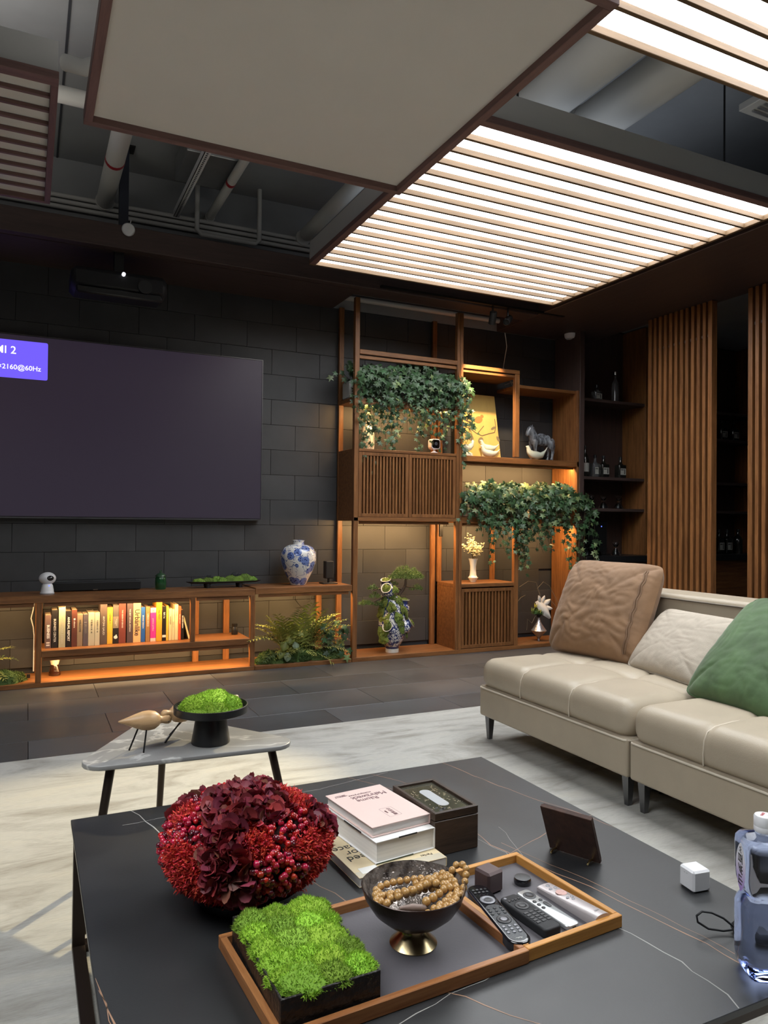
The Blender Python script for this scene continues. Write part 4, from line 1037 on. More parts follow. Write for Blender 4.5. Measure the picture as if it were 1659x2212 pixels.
q.tube([(.12, .01, .54), (.17, 0, .53), (.24, -.01, .525)], [.008, .006, .003], 6); q.tube([(-.08, 0, .50), (-.13, -.02, .53), (-.17, -.02, .52), (-.21, -.02, .535)], [.008, .006, .004, .002], 6); q.tube([(-.09, 0, .45), (-.14, -.02, .44), (-.2, -.02, .42), (-.27, -.02, .40)], [.008, .006, .004, .002], 6)
part('branch', q, bark_m, t, 60, world=False)
pine_m = pm('pine_green', (.10, .17, .045), .6, rnd=.45, island=True)
def pad(c, rx, ry, h, n):
    q = MB()
    for i in range(n):
        a = rg.uniform(0, 6.28); r_ = math.sqrt(rg.random()); e = rg.uniform(-.25, 1)
        p = Vector((c[0] + rx * r_ * math.cos(a), c[1] + ry * r_ * math.sin(a), c[2] + h * (1 - r_ * r_) * e - .3 * h * r_))
        for j in range(9): blades(q, p, (.4 * math.cos(a) * r_, .4 * math.sin(a) * r_ - .2, 1), .024, .0016, rg, .8)
    part('pine_pad', q, pine_m, t, world=False, kind='stuff')
pad((.125, 0, .635), .155, .10, .085, 620); pad((.215, -.01, .52), .06, .04, .03, 60); pad((.02, .04, .56), .05, .04, .03, 40); pad((-.25, -.02, .415), .06, .045, .03, 90); pad((-.17, -.02, .47), .05, .04, .035, 60); pad((-.19, -.02, .535), .045, .035, .03, 45); pad((-.14, -.02, .40), .04, .03, .03, 40)

# ================================================================ on the console
t = thing('camera_robot', 'small white robot-shaped camera with a black visor on the console', 'camera', (.130, 5.50, .604))
q = MB(); q.lathe([(0, 0), (.044, 0), (.045, .010), (.041, .014), (.040, .03), (.034, .06), (.024, .074), (0, .078)], 28); part('body', q, white_plastic, t, 50, world=False)
q = MB(); q.lathe([(.0455, .001), (.0462, .004), (.0455, .008)], 28); part('base_ring', q, pm('grey_ring', (.35, .35, .37), .4), t, world=False)
q = MB(); q.ball((0, 0, .106), (.054, .050, .042), 24, 14); part('head', q, white_plastic, t, 80, world=False)
q = MB(); q.ball((.010, -.016, .108), (.034, .037, .026), 20, 12); part('visor', q, pm('black_gloss', (.006, .006, .008), .06, coat=.5), t, 80, world=False)
q = MB(); q.cyl((.010, -.0345, .058), .004, .004, 10, 'Y'); part('status_light', q, pm('blue_led', (.05, .08, .5), .4, emit=(.12, .2, 1), emit_s=1.2), t, world=False)
t = thing('soundbar', 'black soundbar lying on the console behind the robot camera', 'speaker', (.45, 5.66, .604))
q = MB(); q.box(.16, .755, 5.62, 5.70, .606, .668, .008); part('body', q, black_matte, t)
q = MB(); q.box(.165, .75, 5.6165, 5.6205, .612, .662); part('grille', q, pm('speaker_cloth', (.01, .01, .01), .9), t)
q = MB(); q.box(.43, .46, 5.6155, 5.617, .612, .616); part('badge', q, chrome, t)
for x in (.2, .7): q = MB(); q.box(x, x + .03, 5.63, 5.69, .603, .607); part('foot', q, black_plastic, t)
t = thing('green_glass_jar', 'small green glass jar with a lid on the console', 'jar', (.89, 5.60, .604))
q = MB(); q.lathe([(0, 0), (.034, 0), (.038, .008), (.040, .05), (.038, .085), (.032, .095), (.030, .095), (.034, .05), (.033, .012), (0, .01)], 26); part('glass', q, pm('green_glass', (.10, .42, .16), .04, trans=.85, ior=1.45), t, 50, world=False)
q = MB(); q.lathe([(.041, .095), (.040, .100), (.024, .115), (.008, .120), (.007, .128), (.010, .133), (.006, .138), (0, .139)], 26); part('lid', q, pm('green_lid', (.05, .12, .06), .08, trans=.4), t, 50, world=False)
q = MB(); moss_mound(q, (0, 0, .012), .028, .028, .035, 300, .012, .002, rg); part('moss', q, moss_d, t, world=False, kind='stuff')
t = thing('moss_tray', 'long black tray of green moss and dark stones standing on the console', 'tray', (1.36, 5.60, .604))
q = MB(); q.lathe([(0, .034), (.255, .036), (.285, .046), (.288, .050), (.280, .050), (.25, .042), (0, .042)], 48, sy=.24); part('dish', q, black_matte, t, 50, world=False)
for x in (-.13, .115):
    for y in (-.03, .03):
        q = MB(); q.tube([(x, y, 0), (x, y, .036)], [.016, .022], 14); part('leg', q, black_matte, t, 40, world=False)
q = MB()
for x, y, rx, h in ((-.19, -.01, .05, .028), (-.12, 0, .055, .034), (-.05, .0, .05, .040), (-.02, -.02, .04, .034), (.05, 0, .055, .044), (.11, -.01, .045, .04), (.16, 0, .055, .054), (.215, 0, .04, .034)): moss_mound(q, (x, y, .042), rx, .035, h, 500, .008, .0018, rg, seg=14)
part('moss', q, pm('tray_moss', (.13, .22, .03), .85, rnd=.35, island=True), t, world=False, kind='stuff')
stone_m = pm('black_stone', (.012, .013, .016), .8, bump=.4, bscale=60)
for x, z, s in ((-.105, .075, .026), (.09, .088, .032)):
    q = MB(); q.ball((x, .015, z), (s * 1.2, s * .8, s * .8), 8, 5); q.v = [(a + rg.uniform(-.004, .004), b2 + rg.uniform(-.004, .004), c + rg.uniform(-.004, .004)) for a, b2, c in q.v]; part('stone', q, stone_m, t, world=False)
t = thing('satellite_speaker', 'slim black desktop speaker on a square base at the end of the console', 'speaker', (2.195, 5.56, .613))
q = MB(); q.box(-.062, .062, -.05, .05, 0, .009, .002); part('base_plate', q, black_plastic, t, world=False)
q = MB(); q.cyl((0, 0, .009), .009, .035, 12); part('neck', q, black_plastic, t, 40, world=False)
q = MB(); q.box(-.033, .033, -.033, .033, .042, .182, .004); part('cabinet', q, black_matte, t, world=False)
q = MB(); q.box(-.028, .028, -.0345, -.0325, .05, .176); part('grille', q, MATS['speaker_cloth'], t, world=False)

# ================================================================ inside the console
page_m = pm('book_pages', (.60, .52, .38), .85, var=.1, vscale=90, vstretch=(1, .02, .02))
def book(i, x0, x1, h, y, col, spine, ink, label, size=.6, off=0.0, bold=0.0, extra=None, lean=0.0):
    w_ = x1 - x0 - .0012; d = .19 + (i * 37 % 20) * .001
    t = thing('book', label, 'book', ((x0 + x1) / 2, y, .2405), group='books on the console shelf')
    if lean: t.rotation_euler = (0, lean, 0)
    cm = pm('book_cover_%02d' % i, s2l(col), .5, var=.05, vscale=20)
    q = MB(); c_ = .0022
    q.box(-w_ / 2, -w_ / 2 + c_, .002, d, 0, h); q.box(w_ / 2 - c_, w_ / 2, .002, d, 0, h); q.box(-w_ / 2, w_ / 2, 0, .003, 0, h, .0008); part('cover', q, cm, t, world=False)
    q = MB(); q.box(-w_ / 2 + c_, w_ / 2 - c_, .003, d - .004, .003, h - .004); part('pages', q, page_m, t, world=False)
    F = frame((0, -.0006, h / 2 + off), (0, 0, -1), (1, 0, 0))
    if spine: tmesh('spine_lettering', spine, w_ * size, t, ink, F, bold=bold)
    if extra: extra(t, w_, h)
    return t
gold_ink = pm('gold_ink', (.5, .36, .15), .5); grey_ink = pm('grey_ink', (.30, .29, .26), .6); pale_ink = pm('pale_ink', (.62, .63, .52), .6)
def patch(t, x0, x1, z0, z1, col, nm='spine_label'):
    q = MB(); q.box(x0, x1, -.0006, .0004, z0, z1); part(nm, q, pm('print_%d_%d_%d' % col, s2l(col), .6), t, world=False)
def ex1(t, w_, h):
    for k in range(2): patch(t, -w_ * .3, w_ * .3, .016 + k * .016, .026 + k * .016, (225, 220, 210))
def ex12(t, w_, h):
    patch(t, -w_ * .48, w_ * .48, h * .70, h * .99, (95, 90, 85)); patch(t, -w_ * .48, w_ * .48, h * .40, h * .70, (135, 125, 110))
    q = MB(); q.ball((0, -.0005, .045), (.013, .0008, .012), 10, 6); q.ball((.004, -.0005, .058), (.004, .0008, .006), 8, 5); part('emblem', q, white_ink, t, world=False)
    tmesh('spine_lettering', 'MY PRODUCE\nIS YOU', w_ * .20, t, white_ink, frame((0, -.0012, h * .55), (0, 0, -1), (1, 0, 0)))
def ex18(t, w_, h): patch(t, -w_ * .49, w_ * .49, h * .86, h * .995, (235, 225, 190)); patch(t, -w_ * .49, w_ * .49, 0.0, h * .10, (235, 205, 190)); tmesh('spine_lettering', 'n', w_ * .6, t, dark_ink, frame((0, -.0012, h * .92), (1, 0, 0), (0, 0, 1)))
def ex20(t, w_, h): patch(t, -w_ * .48, w_ * .48, h * .10, h * .17, (235, 230, 215))
BK = [
 (0.120, .157, .224, (112, 92, 88), 'BUSINESS', white_ink, 'grey brown book lettered BUSINESS, leftmost on the console shelf', .62, .0, .0008, ex1),
 (0.159, .199, .256, (28, 26, 26), 'BUSINESS CENTER', white_ink, 'black book lettered BUSINESS CENTER', .50, -.01, 0, None),
 (0.203, .246, .273, (178, 180, 150), 'INDOESTONIIA DESIGN', pale_ink, 'tall pale green book with faint lettering', .44, -.01, 0, None),
 (0.246, .284, .246, (30, 26, 26), 'ANNUAL REPORT', white_ink, 'black book lettered ANNUAL REPORT', .56, .0, .0004, None),
 (0.284, .319, .254, (92, 52, 44), '■ cafeteria', white_ink, 'dark red book lettered cafeteria', .42, .035, 0, None),
 (0.319, .355, .221, (142, 126, 104), 'WELCOME', dark_ink, 'taupe book lettered WELCOME', .50, .03, 0, None),
 (0.357, .390, .219, (88, 82, 90), '▮ JED LIUD', grey_ink, 'slate grey book lettered JED LIUD', .50, .02, 0, None),
 (0.390, .431, .227, (188, 186, 164), '中 国 摄 大 家 · 卷', dark_ink, 'pale green book with Chinese lettering, the left of a pair', .30, .02, 0, None),
 (0.432, .465, .225, (190, 188, 166), '中 国 摄 大 家 · 卷', dark_ink, 'pale green book with Chinese lettering, the right of a pair', .34, .02, 0, None),
 (0.469, .515, .281, (92, 80, 76), 'ANTONI GAUDI', white_ink, 'tall grey brown book lettered ANTONI GAUDI', .40, -.01, 0, None),
 (0.515, .552, .257, (226, 182, 66), 'XENIA +', dark_ink, 'yellow book lettered XENIA', .56, .05, 0, None),
 (0.552, .592, .272, (34, 30, 30), '', white_ink, 'black book with a grey block and a white emblem on its spine', .5, 0, 0, ex12),
 (0.592, .640, .283, (122, 62, 54), 'THE VISION OF BRAND', white_ink, 'tall maroon book in the middle of the shelf', .26, .03, 0, None),
 (0.646, .688, .278, (82, 68, 72), 'THE BEST VIRTUAL ARTISANS', white_ink, 'tall plum grey book beside the peach one', .30, .02, 0, None),
 (0.689, .741, .282, (236, 184, 132), 'Urbänlike', dark_ink, 'tall peach book lettered Urbänlike', .95, 0, .0006, None),
 (0.742, .771, .248, (44, 96, 172), 'BRAND DESIGN', white_ink, 'bright blue book right of the peach one', .48, .02, 0, None),
 (0.774, .804, .250, (156, 118, 74), 'URBAN SPACE', white_ink, 'golden brown book between the blue and the magenta ones', .50, .03, 0, None),
 (0.806, .846, .241, (214, 56, 150), 'palette perfect', pm('pink_ink', (.85, .55, .7), .6), 'bright magenta book with a cream label', .40, .0, 0, ex18),
 (0.847, .888, .283, (218, 160, 48), 'Yes, Pitch!', dark_ink, 'tall mustard yellow book', .42, .05, 0, None),
 (0.889, .917, .248, (26, 22, 22), 'LA 1 c', white_ink, 'black book with a white tag low on its spine', .60, .06, .0006, ex20),
 (0.917, .933, .251, (232, 188, 70), '• •', dark_ink, 'thin yellow book beside the black one', .6, .05, 0, None),
 (0.935, .957, .230, (228, 208, 160), 'MODERNISM', dark_ink, 'thin cream book, leftmost of three', .50, .03, 0, None),
 (0.958, .976, .225, (230, 210, 164), 'VISUAL ART', grey_ink, 'thin cream book, middle and shortest of three', .50, .0, 0, None),
 (0.977, 1.002, .258, (232, 214, 168), 'LIVING', grey_ink, 'taller thin cream book, rightmost of three', .45, .06, 0, None),
 (1.003, 1.022, .244, (222, 92, 56), 'THE NEW ART', white_ink, 'thin orange red book', .62, .03, 0, None),
 (1.023, 1.044, .219, (30, 26, 26), 'BIG LOGO DESIGN', white_ink, 'black book next to the leaning cream one', .55, .02, .0004, None)]
for i, (a, b2, h, col, sp, ink, lb, sz, off, bo, ex) in enumerate(BK):
    book(i + 1, a, b2, h, 5.47 if i < 9 else 5.50, col, sp, ink, lb, sz, off, bo, ex)
_b = book(27, 1.078, 1.091, .222, 5.505, (226, 204, 150), '', dark_ink, 'thin cream book leaning on the black one at the right end')
_b.rotation_euler = (0, R(-15), 0); _b.location.z = .2428
q = MB()
t = thing('coffee_dripper', 'white ceramic coffee cone on a brown glass carafe in the low bay', 'coffee dripper', (.187, 5.60, .033))
q = MB(); q.lathe([(0, 0), (.038, 0), (.040, .006), (.036, .03), (.026, .068), (.024, .074), (0, .074)], 26); part('carafe', q, pm('brown_glass', (.028, .010, .005), .10, coat=.6, bump=.5, bscale=110), t, 50, world=False)
q = MB(); q.lathe([(0, .074), (.025, .074), (.026, .08), (.043, .148), (.045, .150), (.042, .150), (.024, .084), (0, .082)], 26); part('cone', q, pm('cream_ceramic', (.72, .66, .54), .3), t, 50, world=False)
q = MB(); q.tube([(.034, 0, .13), (.055, -.006, .125), (.058, -.006, .112), (.034, 0, .105)], .005, 8); part('handle', q, MATS['cream_ceramic'], t, 60, world=False)
t = thing('small_black_jar', 'tiny black jar standing alone in the right console bay', 'jar', (1.445, 5.60, .2405))
q = MB(); q.lathe([(0, 0), (.022, 0), (.024, .006), (.024, .05), (.018, .06), (.018, .064)], 20); part('body', q, black_plastic, t, 50, world=False); q = MB(); q.cyl((0, 0, .064), .021, .018, 20); part('lid', q, black_metal, t, 40, world=False)

# ================================================================ tower ornaments
t = thing('gold_painting', 'gold board painted with a bird on a branch, leaning at the back of the shelf', 'painting', (3.68, 5.62, 1.691))
F = Matrix.Translation((3.66, 5.56, 1.692)) @ Matrix.Rotation(R(-11), 4, 'X')
l = Vector(LOC[t.name])
q = MB(); q.box(-.22, .20, 0, .018, 0, .60, .002, M=Matrix.Translation(-l) @ F); part('board', q, pm('gold_silk', (.55, .36, .10), .6, var=.12, vscale=8, vstretch=(1, 1, .3), bump=.1, bscale=300), t, world=False)
F2 = Matrix.Translation(-l) @ F @ frame((0, -.0008, 0), (1, 0, 0), (0, 0, 1))
br_ink = pm('painted_brown', (.09, .055, .03), .8); lf_ink = pm('painted_leaf', (.17, .13, .065), .8); or_ink = pm('painted_orange', (.42, .15, .035), .8)
def blob(cx, cy, rx, ry, ang, n=14, k=0.0):
    ca, sa = math.cos(ang), math.sin(ang); return [(cx + rx * math.cos(2 * PI * i / n) * ca - ry * math.sin(2 * PI * i / n) * sa, cy + rx * math.cos(2 * PI * i / n) * sa + ry * math.sin(2 * PI * i / n) * ca) for i in range(n)]
q = MB()
for pts, r_ in (([(-.20, .30), (-.10, .27), (-.03, .225), (.02, .21), (.10, .235), (.16, .25)], .004), ([(-.03, .225), (.02, .275), (.05, .305)], .003), ([(.16, .25), (.18, .31), (.175, .38)], .0035), ([(-.19, .42), (-.12, .36), (-.02, .345)], .003), ([(-.20, .22), (-.15, .25)], .003)):
    for a, b2 in zip(pts, pts[1:]):
        d = (Vector(b2) - Vector(a)); n_ = Vector((-d.y, d.x)).normalized() * r_; o = len(q.v)
        q.v.extend([(a[0] - n_.x, a[1] - n_.y, 0), (b2[0] - n_.x, b2[1] - n_.y, 0), (b2[0] + n_.x, b2[1] + n_.y, 0), (a[0] + n_.x, a[1] + n_.y, 0)]); q.f.append((o, o + 1, o + 2, o + 3))
q = MB().add(q.v, q.f, F2); part('painted_branch', q, br_ink, t, world=False)
for cx, cy, rx, ry, an, m_ in ((-.12, .20, .055, .032, -.7, lf_ink), (.0, .165, .035, .025, .9, lf_ink), (.19, .19, .028, .014, -1.2, lf_ink), (.15, .29, .03, .012, .5, lf_ink), (-.18, .26, .03, .018, 1.2, lf_ink), (.0, .36, .045, .032, .4, or_ink), (.04, .395, .018, .016, 0, or_ink), (-.14, .35, .05, .01, -.5, br_ink)):
    q = MB(); q.prism(blob(cx, cy, rx, ry, an), -.0002, .0005, M=F2); part('painted_leaf' if m_ is not or_ink else 'painted_bird', q, m_, t, world=False)
cer_m = pm('cream_celadon', (.62, .64, .52), .15, coat=.5)
def cbird(label, x, y, z, s, face, up=0.0):
    t = thing('ceramic_bird', label, 'figurine', (x, y, z), group=None); f = face
    pts = [(-.125 * f, 0, .085 + up), (-.10 * f, 0, .060 + up * .6), (-.06 * f, 0, .040), (-.01 * f, 0, .036), (.035 * f, 0, .044), (.060 * f, 0, .066), (.068 * f, 0, .090), (.074 * f, 0, .104), (.092 * f, 0, .106)]
    rs = [.002, .008, .026, .036, .032, .022, .016, .014, .002]
    q = MB(); q.tube([Vector(p) * s for p in pts], [r_ * s for r_ in rs], 16); q.lathe([(0, 0), (.020 * s, 0), (.016 * s, .012 * s)], 16, (-.01 * f * s, 0, 0)); 
    part('body', q, cer_m, t, 80, world=False)
    q = MB()
    for sg in (-1, 1): q.ball((.076 * f * s, sg * .0125 * s, .106 * s), .0022 * s, 6, 4)
    part('eyes', q, black_plastic, t, world=False)
cbird('cream ceramic bird in front of the gold painting, facing left on the shelf', 3.665, 5.47, 1.691, .95, -1)
cbird('cream ceramic bird standing behind the front one, before the gold painting', 3.70, 5.535, 1.746, .95, -1)
q = MB(); q.lathe([(0, 0), (.05, 0), (.048, .05), (.035, .054), (0, .054)], 24, (3.70, 5.545, 1.691)); solo('ceramic_stand', q, cer_m, 'low cream stand under the rear ceramic bird', 'stand', (3.70, 5.545, 1.691), smooth=40, world=True)
cbird('cream ceramic bird half hidden by ivy at the left end of the shelf', 3.45, 5.50, 1.733, .95, 1)
q = MB(); q.lathe([(0, 0), (.055, 0), (.05, .03), (.03, .042), (0, .042)], 24, (3.46, 5.50, 1.691)); solo('ceramic_stand', q, cer_m, 'low cream stand under the leftmost ceramic bird, by the ivy', 'stand', (3.46, 5.50, 1.691), smooth=40, world=True)
cbird('larger cream ceramic bird with a raised tail in front of the dark horse', 4.155, 5.45, 1.691, 1.12, -1, .025)
def remesh(q, vox, mat, it=6, smooth=80):
    me = q.mesh('tmp', None); o = bpy.data.objects.new('tmp', me); COL.objects.link(o)
    m = o.modifiers.new('r', 'REMESH'); m.mode = 'VOXEL'; m.voxel_size = vox
    s_ = o.modifiers.new('s', 'SMOOTH'); s_.iterations = it; s_.factor = .5
    dg = bpy.context.evaluated_depsgraph_get(); dg.update(); r_ = bpy.data.meshes.new_from_object(o.evaluated_get(dg)); bpy.data.objects.remove(o)
    r_.materials.clear(); r_.materials.append(mat); r_.polygons.foreach_set('use_smooth', [True] * len(r_.polygons)); return r_
t = thing('ceramic_horse', 'dark glazed ceramic horse with white streaks standing on the shelf', 'figurine', (4.30, 5.57, 1.691))
q = MB()
q.tube([(.115, 0, .195), (.09, 0, .20), (.03, 0, .185), (-.03, 0, .185), (-.075, 0, .20), (-.09, 0, .21)], [.03, .054, .05, .048, .05, .03], 14)
q.tube([(-.06, 0, .20), (-.085, 0, .25), (-.10, 0, .29), (-.105, 0, .305)], [.052, .043, .034, .026], 12)
q.tube([(-.085, 0, .315), (-.11, 0, .30), (-.135, 0, .262), (-.145, 0, .235), (-.147, 0, .228)], [.018, .030, .024, .018, .010], 12)
for s_ in (-1, 1):
    q.tube([(-.10, s_ * .012, .32), (-.096, s_ * .016, .342)], [.009, .003], 6)
    q.tube([(-.07, s_ * .028, .185), (-.075, s_ * .030, .12), (-.072, s_ * .030, .085), (-.074, s_ * .030, .03), (-.080, s_ * .03, .014)], [.032, .018, .016, .013, .018], 10)
    q.tube([(.10, s_ * .030, .19), (.108, s_ * .032, .13), (.130, s_ * .032, .095), (.118, s_ * .032, .04), (.112, s_ * .032, .014)], [.042, .027, .016, .013, .018], 10)
q.tube([(.13, 0, .22), (.155, 0, .20), (.165, 0, .14), (.16, 0, .09)], [.016, .018, .016, .006], 8)
q.tube([(-.02, 0, .23), (.0, 0, .246), (.03, 0, .25), (.055, 0, .238)], [.022, .02, .016, .02], 10)
q.tube([(-.07, 0, .245), (-.055, 0, .275), (-.075, 0, .31), (-.095, 0, .33)], [.012, .014, .014, .006], 8)
hm = pm('streaked_glaze', (.012, .014, .02), .12, coat=.5, col2=(.33, .36, .40), vscale=22, vstretch=(2, 2, .6), var=.2, detail=5)
me = remesh(q, .005, hm); me.name = 'body'; put('body', me, t)
q = MB(); q.box(-.11, .15, -.05, .05, 0, .012, .003); part('plinth', q, black_plastic, t, world=False)
t = thing('home_camera', 'small white cube camera with a black face on the slatted cabinet', 'camera', (3.10, 5.45, 1.699))
q = MB(); q.lathe([(0, 0), (.034, 0), (.036, .006), (.020, .012), (.010, .02), (.010, .045)], 22); part('stand', q, white_plastic, t, 50, world=False)
q = MB(); q.prism(rrect(.088, .088, .022), -.03, .03, .006, M=Matrix.Translation((0, 0, .078)) @ Matrix.Rotation(R(90), 4, 'X')); part('shell', q, white_plastic, t, 50, world=False)
q = MB(); q.prism(rrect(.072, .072, .018), 0, .003, .001, M=Matrix.Translation((0, -.0295, .078)) @ Matrix.Rotation(R(90), 4, 'X')); part('face', q, MATS['black_gloss'], t, 50, world=False)
q = MB(); q.cyl((0, -.036, .08), .014, .004, 18, 'Y'); part('lens', q, pm('lens_grey', (.12, .12, .14), .15), t, world=False)
q = MB(); q.lathe([(0, 0), (.05, 0), (.055, .06), (.05, .19), (.03, .22), (.028, .25), (.033, .26)], 24, (2.56, 5.62, 1.699)); solo('cream_vase', q, por_w, 'tall cream vase half hidden behind the upper ivy', 'vase', (2.56, 5.62, 1.699), smooth=50, world=True)
# white vase of blossom
t = thing('blossom_vase', 'slim white vase of creamy blossom on the small slatted cabinet', 'vase', (3.545, 5.52, .593))
q = MB(); q.lathe([(0, 0), (.024, 0), (.028, .012), (.044, .035), (.046, .040), (.038, .044), (.030, .060), (.026, .10), (.026, .14), (.034, .185), (.042, .205), (.038, .205), (.024, .16), (0, .15)], 30); part('vessel', q, pm('ivory_glaze', (.72, .69, .60), .2, coat=.4), t, 60, world=False)
st = MB(); fl_ = MB(); rg = random.Random(21)
for i in range(15):
    a = rg.gauss(0, 1); e = Vector((-.03 + .05 * a if i < 9 else .06 + .02 * a, rg.gauss(-.01, .03), .34 + rg.uniform(-.03, .09) if i < 9 else .28 + rg.uniform(-.03, .03)))
    s0 = Vector((0, 0, .16)); mpt = s0.lerp(e, .5) + Vector((0, 0, .03)); st.tube([s0, mpt, e], .0014, 4)
    for k in range(34):
        u = rg.uniform(.35, 1.05); c = s0.lerp(mpt, u * 2) if u < .5 else mpt.lerp(e, u * 2 - 1); c = c + Vector((rg.gauss(0, .014), rg.gauss(0, .014), rg.gauss(0, .010)))
        for j in range(4):
            aa = rg.uniform(0, 6.28); d = Vector((math.cos(aa), math.sin(aa) - .3, rg.uniform(.1, .9))).normalized(); sd = d.orthogonal().normalized() * .0042; o = len(fl_.v)
            fl_.v.extend([tuple(c), tuple(c + d * .007 + sd), tuple(c + d * .011), tuple(c + d * .007 - sd)]); fl_.f.append((o, o + 1, o + 2, o + 3))
part('twig', st, stem_m, t, world=False); part('blossom', fl_, pm('cream_blossom', (.62, .58, .36), .7, rnd=.25, island=True), t, world=False, kind='stuff')
# silver vase
t = thing('silver_vase', 'spinning-top shaped silver vase with white and yellow flowers on the shelf base', 'vase', (4.25, 5.50, .036))
q = MB(); q.lathe([(0, 0), (.013, 0), (.012, .008), (.010, .02), (.020, .036), (.066, .088), (.072, .095)], 32); part('lower_cone', q, pm('brushed_silver', (.42, .40, .40), .35, metal=.9), t, 40, world=False)
q = MB(); q.lathe([(.072, .095), (.066, .102), (.036, .145), (.018, .178), (.012, .205), (.012, .215)], 32); part('upper_cone', q, pm('hammered_silver', (.80, .80, .82), .26, metal=.85, bump=.8, bscale=70), t, 40, world=False)
q = MB(); q.lathe([(.012, .212), (.018, .222), (.032, .236), (.034, .25), (.028, .25), (0, .235)], 26); part('dark_mouth', q, black_metal, t, 50, world=False)
wl = pm('white_veined_petal', (.66, .64, .60), .5, var=.12, vscale=40)
for p, d, s in (((-.03, -.03, .375), (.55, -.30, -.80), .20), ((.0, -.03, .345), (-.35, -.2, .85), .08), ((.03, -.02, .33), (.8, -.1, .5), .10), ((.03, -.02, .32), (.85, -.3, -.2), .10), ((.02, -.01, .34), (.25, -.3, .85), .08)):
    veined_leaf(t, Vector(p) + Vector(LOC[t.name]), d, (-.3, -1, .5), s, wl, 'white_petal', .55)
yl = pm('yellow_petal', (.50, .46, .09), .5, rnd=.2); gl = pm('lime_petal', (.30, .36, .10), .5)
for cx, cz, s, m_ in ((-.060, .325, .046, yl), (-.095, .290, .044, gl), (-.020, .272, .050, yl)):
    q = MB()
    for k in range(6):
        a = k * PI / 3; c = Vector((cx, -.03, cz)); d = Vector((math.cos(a) * .6, math.sin(a) * .6 - .4, .8)).normalized(); sd = d.orthogonal().normalized() * s * .42; o = len(q.v); up_ = Vector((math.cos(a), math.sin(a), 0)) * s * .25
        q.v.extend([tuple(c - d * s * .4), tuple(c + sd + up_), tuple(c + d * s * .7), tuple(c - sd + up_)]); q.f.append((o, o + 1, o + 2, o + 3))
    part('flower', q, m_, t, world=False)
q = MB(); moss_mound(q, (-.02, -.01, .25), .05, .04, .04, 160, .03, .006, rg); part('greenery', q, moss_d, t, world=False, kind='stuff')
q = MB()
for pts in ([(0, 0, .24), (.0, -.02, .42), (-.05, -.02, .54), (-.13, -.01, .55), (-.22, 0, .50)], [(0, 0, .24), (.02, 0, .40), (-.02, 0, .48), (.05, 0, .54), (.12, 0, .50), (.20, -.02, .35), (.25, -.04, .20), (.27, -.04, .13)], [(0, 0, .24), (.06, 0, .36), (.12, 0, .38), (.17, -.02, .32), (.21, -.02, .24)], [(-.02, -.02, .26), (-.07, -.03, .22), (-.10, -.03, .17), (-.15, -.03, .21), (-.155, -.03, .13), (-.158, -.03, .11)], [(-.22, .03, .36), (-.18, .03, .40), (-.13, .03, .42)]): q.tube(pts, .0022, 5)
part('curved_twig', q, pm('dry_twig', (.16, .13, .09), .7), t, 60, world=False)

# ================================================================ bar goods
bot_dark = pm('dark_bottle_glass', (.012, .012, .010), .08, coat=.5); lab_m = pm('paper_label', (.42, .41, .37), .7)
def bottle(label, x, y, z, h, r_, square=False, mat=None, lab=True, cap=None):
    t = thing('liquor_bottle', label, 'bottle', (x, y, z), group=None)
    q = MB()
    if square: q.prism(rrect(r_ * 2, r_ * 1.6, r_ * .35), 0, h * .62, r_ * .2); q.lathe([(r_ * .7, h * .6), (r_ * .32, h * .70), (r_ * .28, h * .86)], 18)
    else: q.lathe([(0, 0), (r_, 0), (r_, h * .55), (r_ * .8, h * .66), (r_ * .33, h * .76), (r_ * .30, h * .92)], 22)
    part('body', q, mat or bot_dark, t, 45, world=False)
    q = MB(); q.cyl((0, 0, h * (.86 if square else .9)), r_ * .36, h * (.14 if square else .10), 16); part('cap', q, cap or black_plastic, t, 40, world=False)
    if lab:
        q = MB()
        if square:
            q.box(-r_ * .72, r_ * .72, -r_ * .81, -r_ * .80, h * .15, h * .45); lo = part('label', q, lab_m, t, world=False)
            q = MB(); q.box(r_ * .25, r_ * .5, -r_ * .815, -r_ * .81, h * .18, h * .42); q.box(-r_ * .6, r_ * .1, -r_ * .815, -r_ * .81, h * .36, h * .40); part('print_block', q, dark_ink, lo, world=False)
        else:
            q.grid(lambda u, v: (r_ * 1.01 * math.cos(PI * 1.15 + PI * .7 * u), r_ * 1.01 * math.sin(PI * 1.15 + PI * .7 * u), h * (.16 + .28 * v)), 10, 1); part('label', q, lab_m, t, world=False)
clear_m = pm('smoky_clear_glass', (.30, .31, .33), .06, trans=.7, ior=1.45)
bottle('dark wine bottle with a round cream label, leftmost on the bar shelf', 4.80, 5.52, 1.564, .30, .037)
bottle('clear squarish bottle on the bar shelf beside the dark wine bottle', 4.96, 5.56, 1.564, .22, .045, True, clear_m)
bottle('dark squarish bottle with a white label between two others on the bar shelf', 5.02, 5.51, 1.564, .21, .048, True)
bottle('dark squarish bottle with a white label, rightmost on that bar shelf', 5.235, 5.51, 1.564, .21, .048, True)
bottle('pale squat bottle on the top bar shelf', 4.965, 5.55, 2.304, .16, .045, True, clear_m)
bottle('tall slim clear bottle on the top bar shelf', 5.20, 5.55, 2.304, .31, .035, False, clear_m, False, chrome)
for x, lb in ((6.70, 'bottle with a grey label seen between the slat screens, upper left'), (6.88, 'bottle with a grey label seen between the slat screens, upper right')): bottle(lb, x, 5.55, 2.02 - .0, .22, .05, True)
for x, lb in ((6.63, 'pale labelled bottle on the counter between the slat screens, the left one'), (6.75, 'pale labelled bottle on the counter between the slat screens, the middle one'), (6.92, 'slim dark bottle on the counter between the slat screens')): bottle(lb, x, 5.52, .812, .26, .048, x < 6.9, lab=x < 6.9)
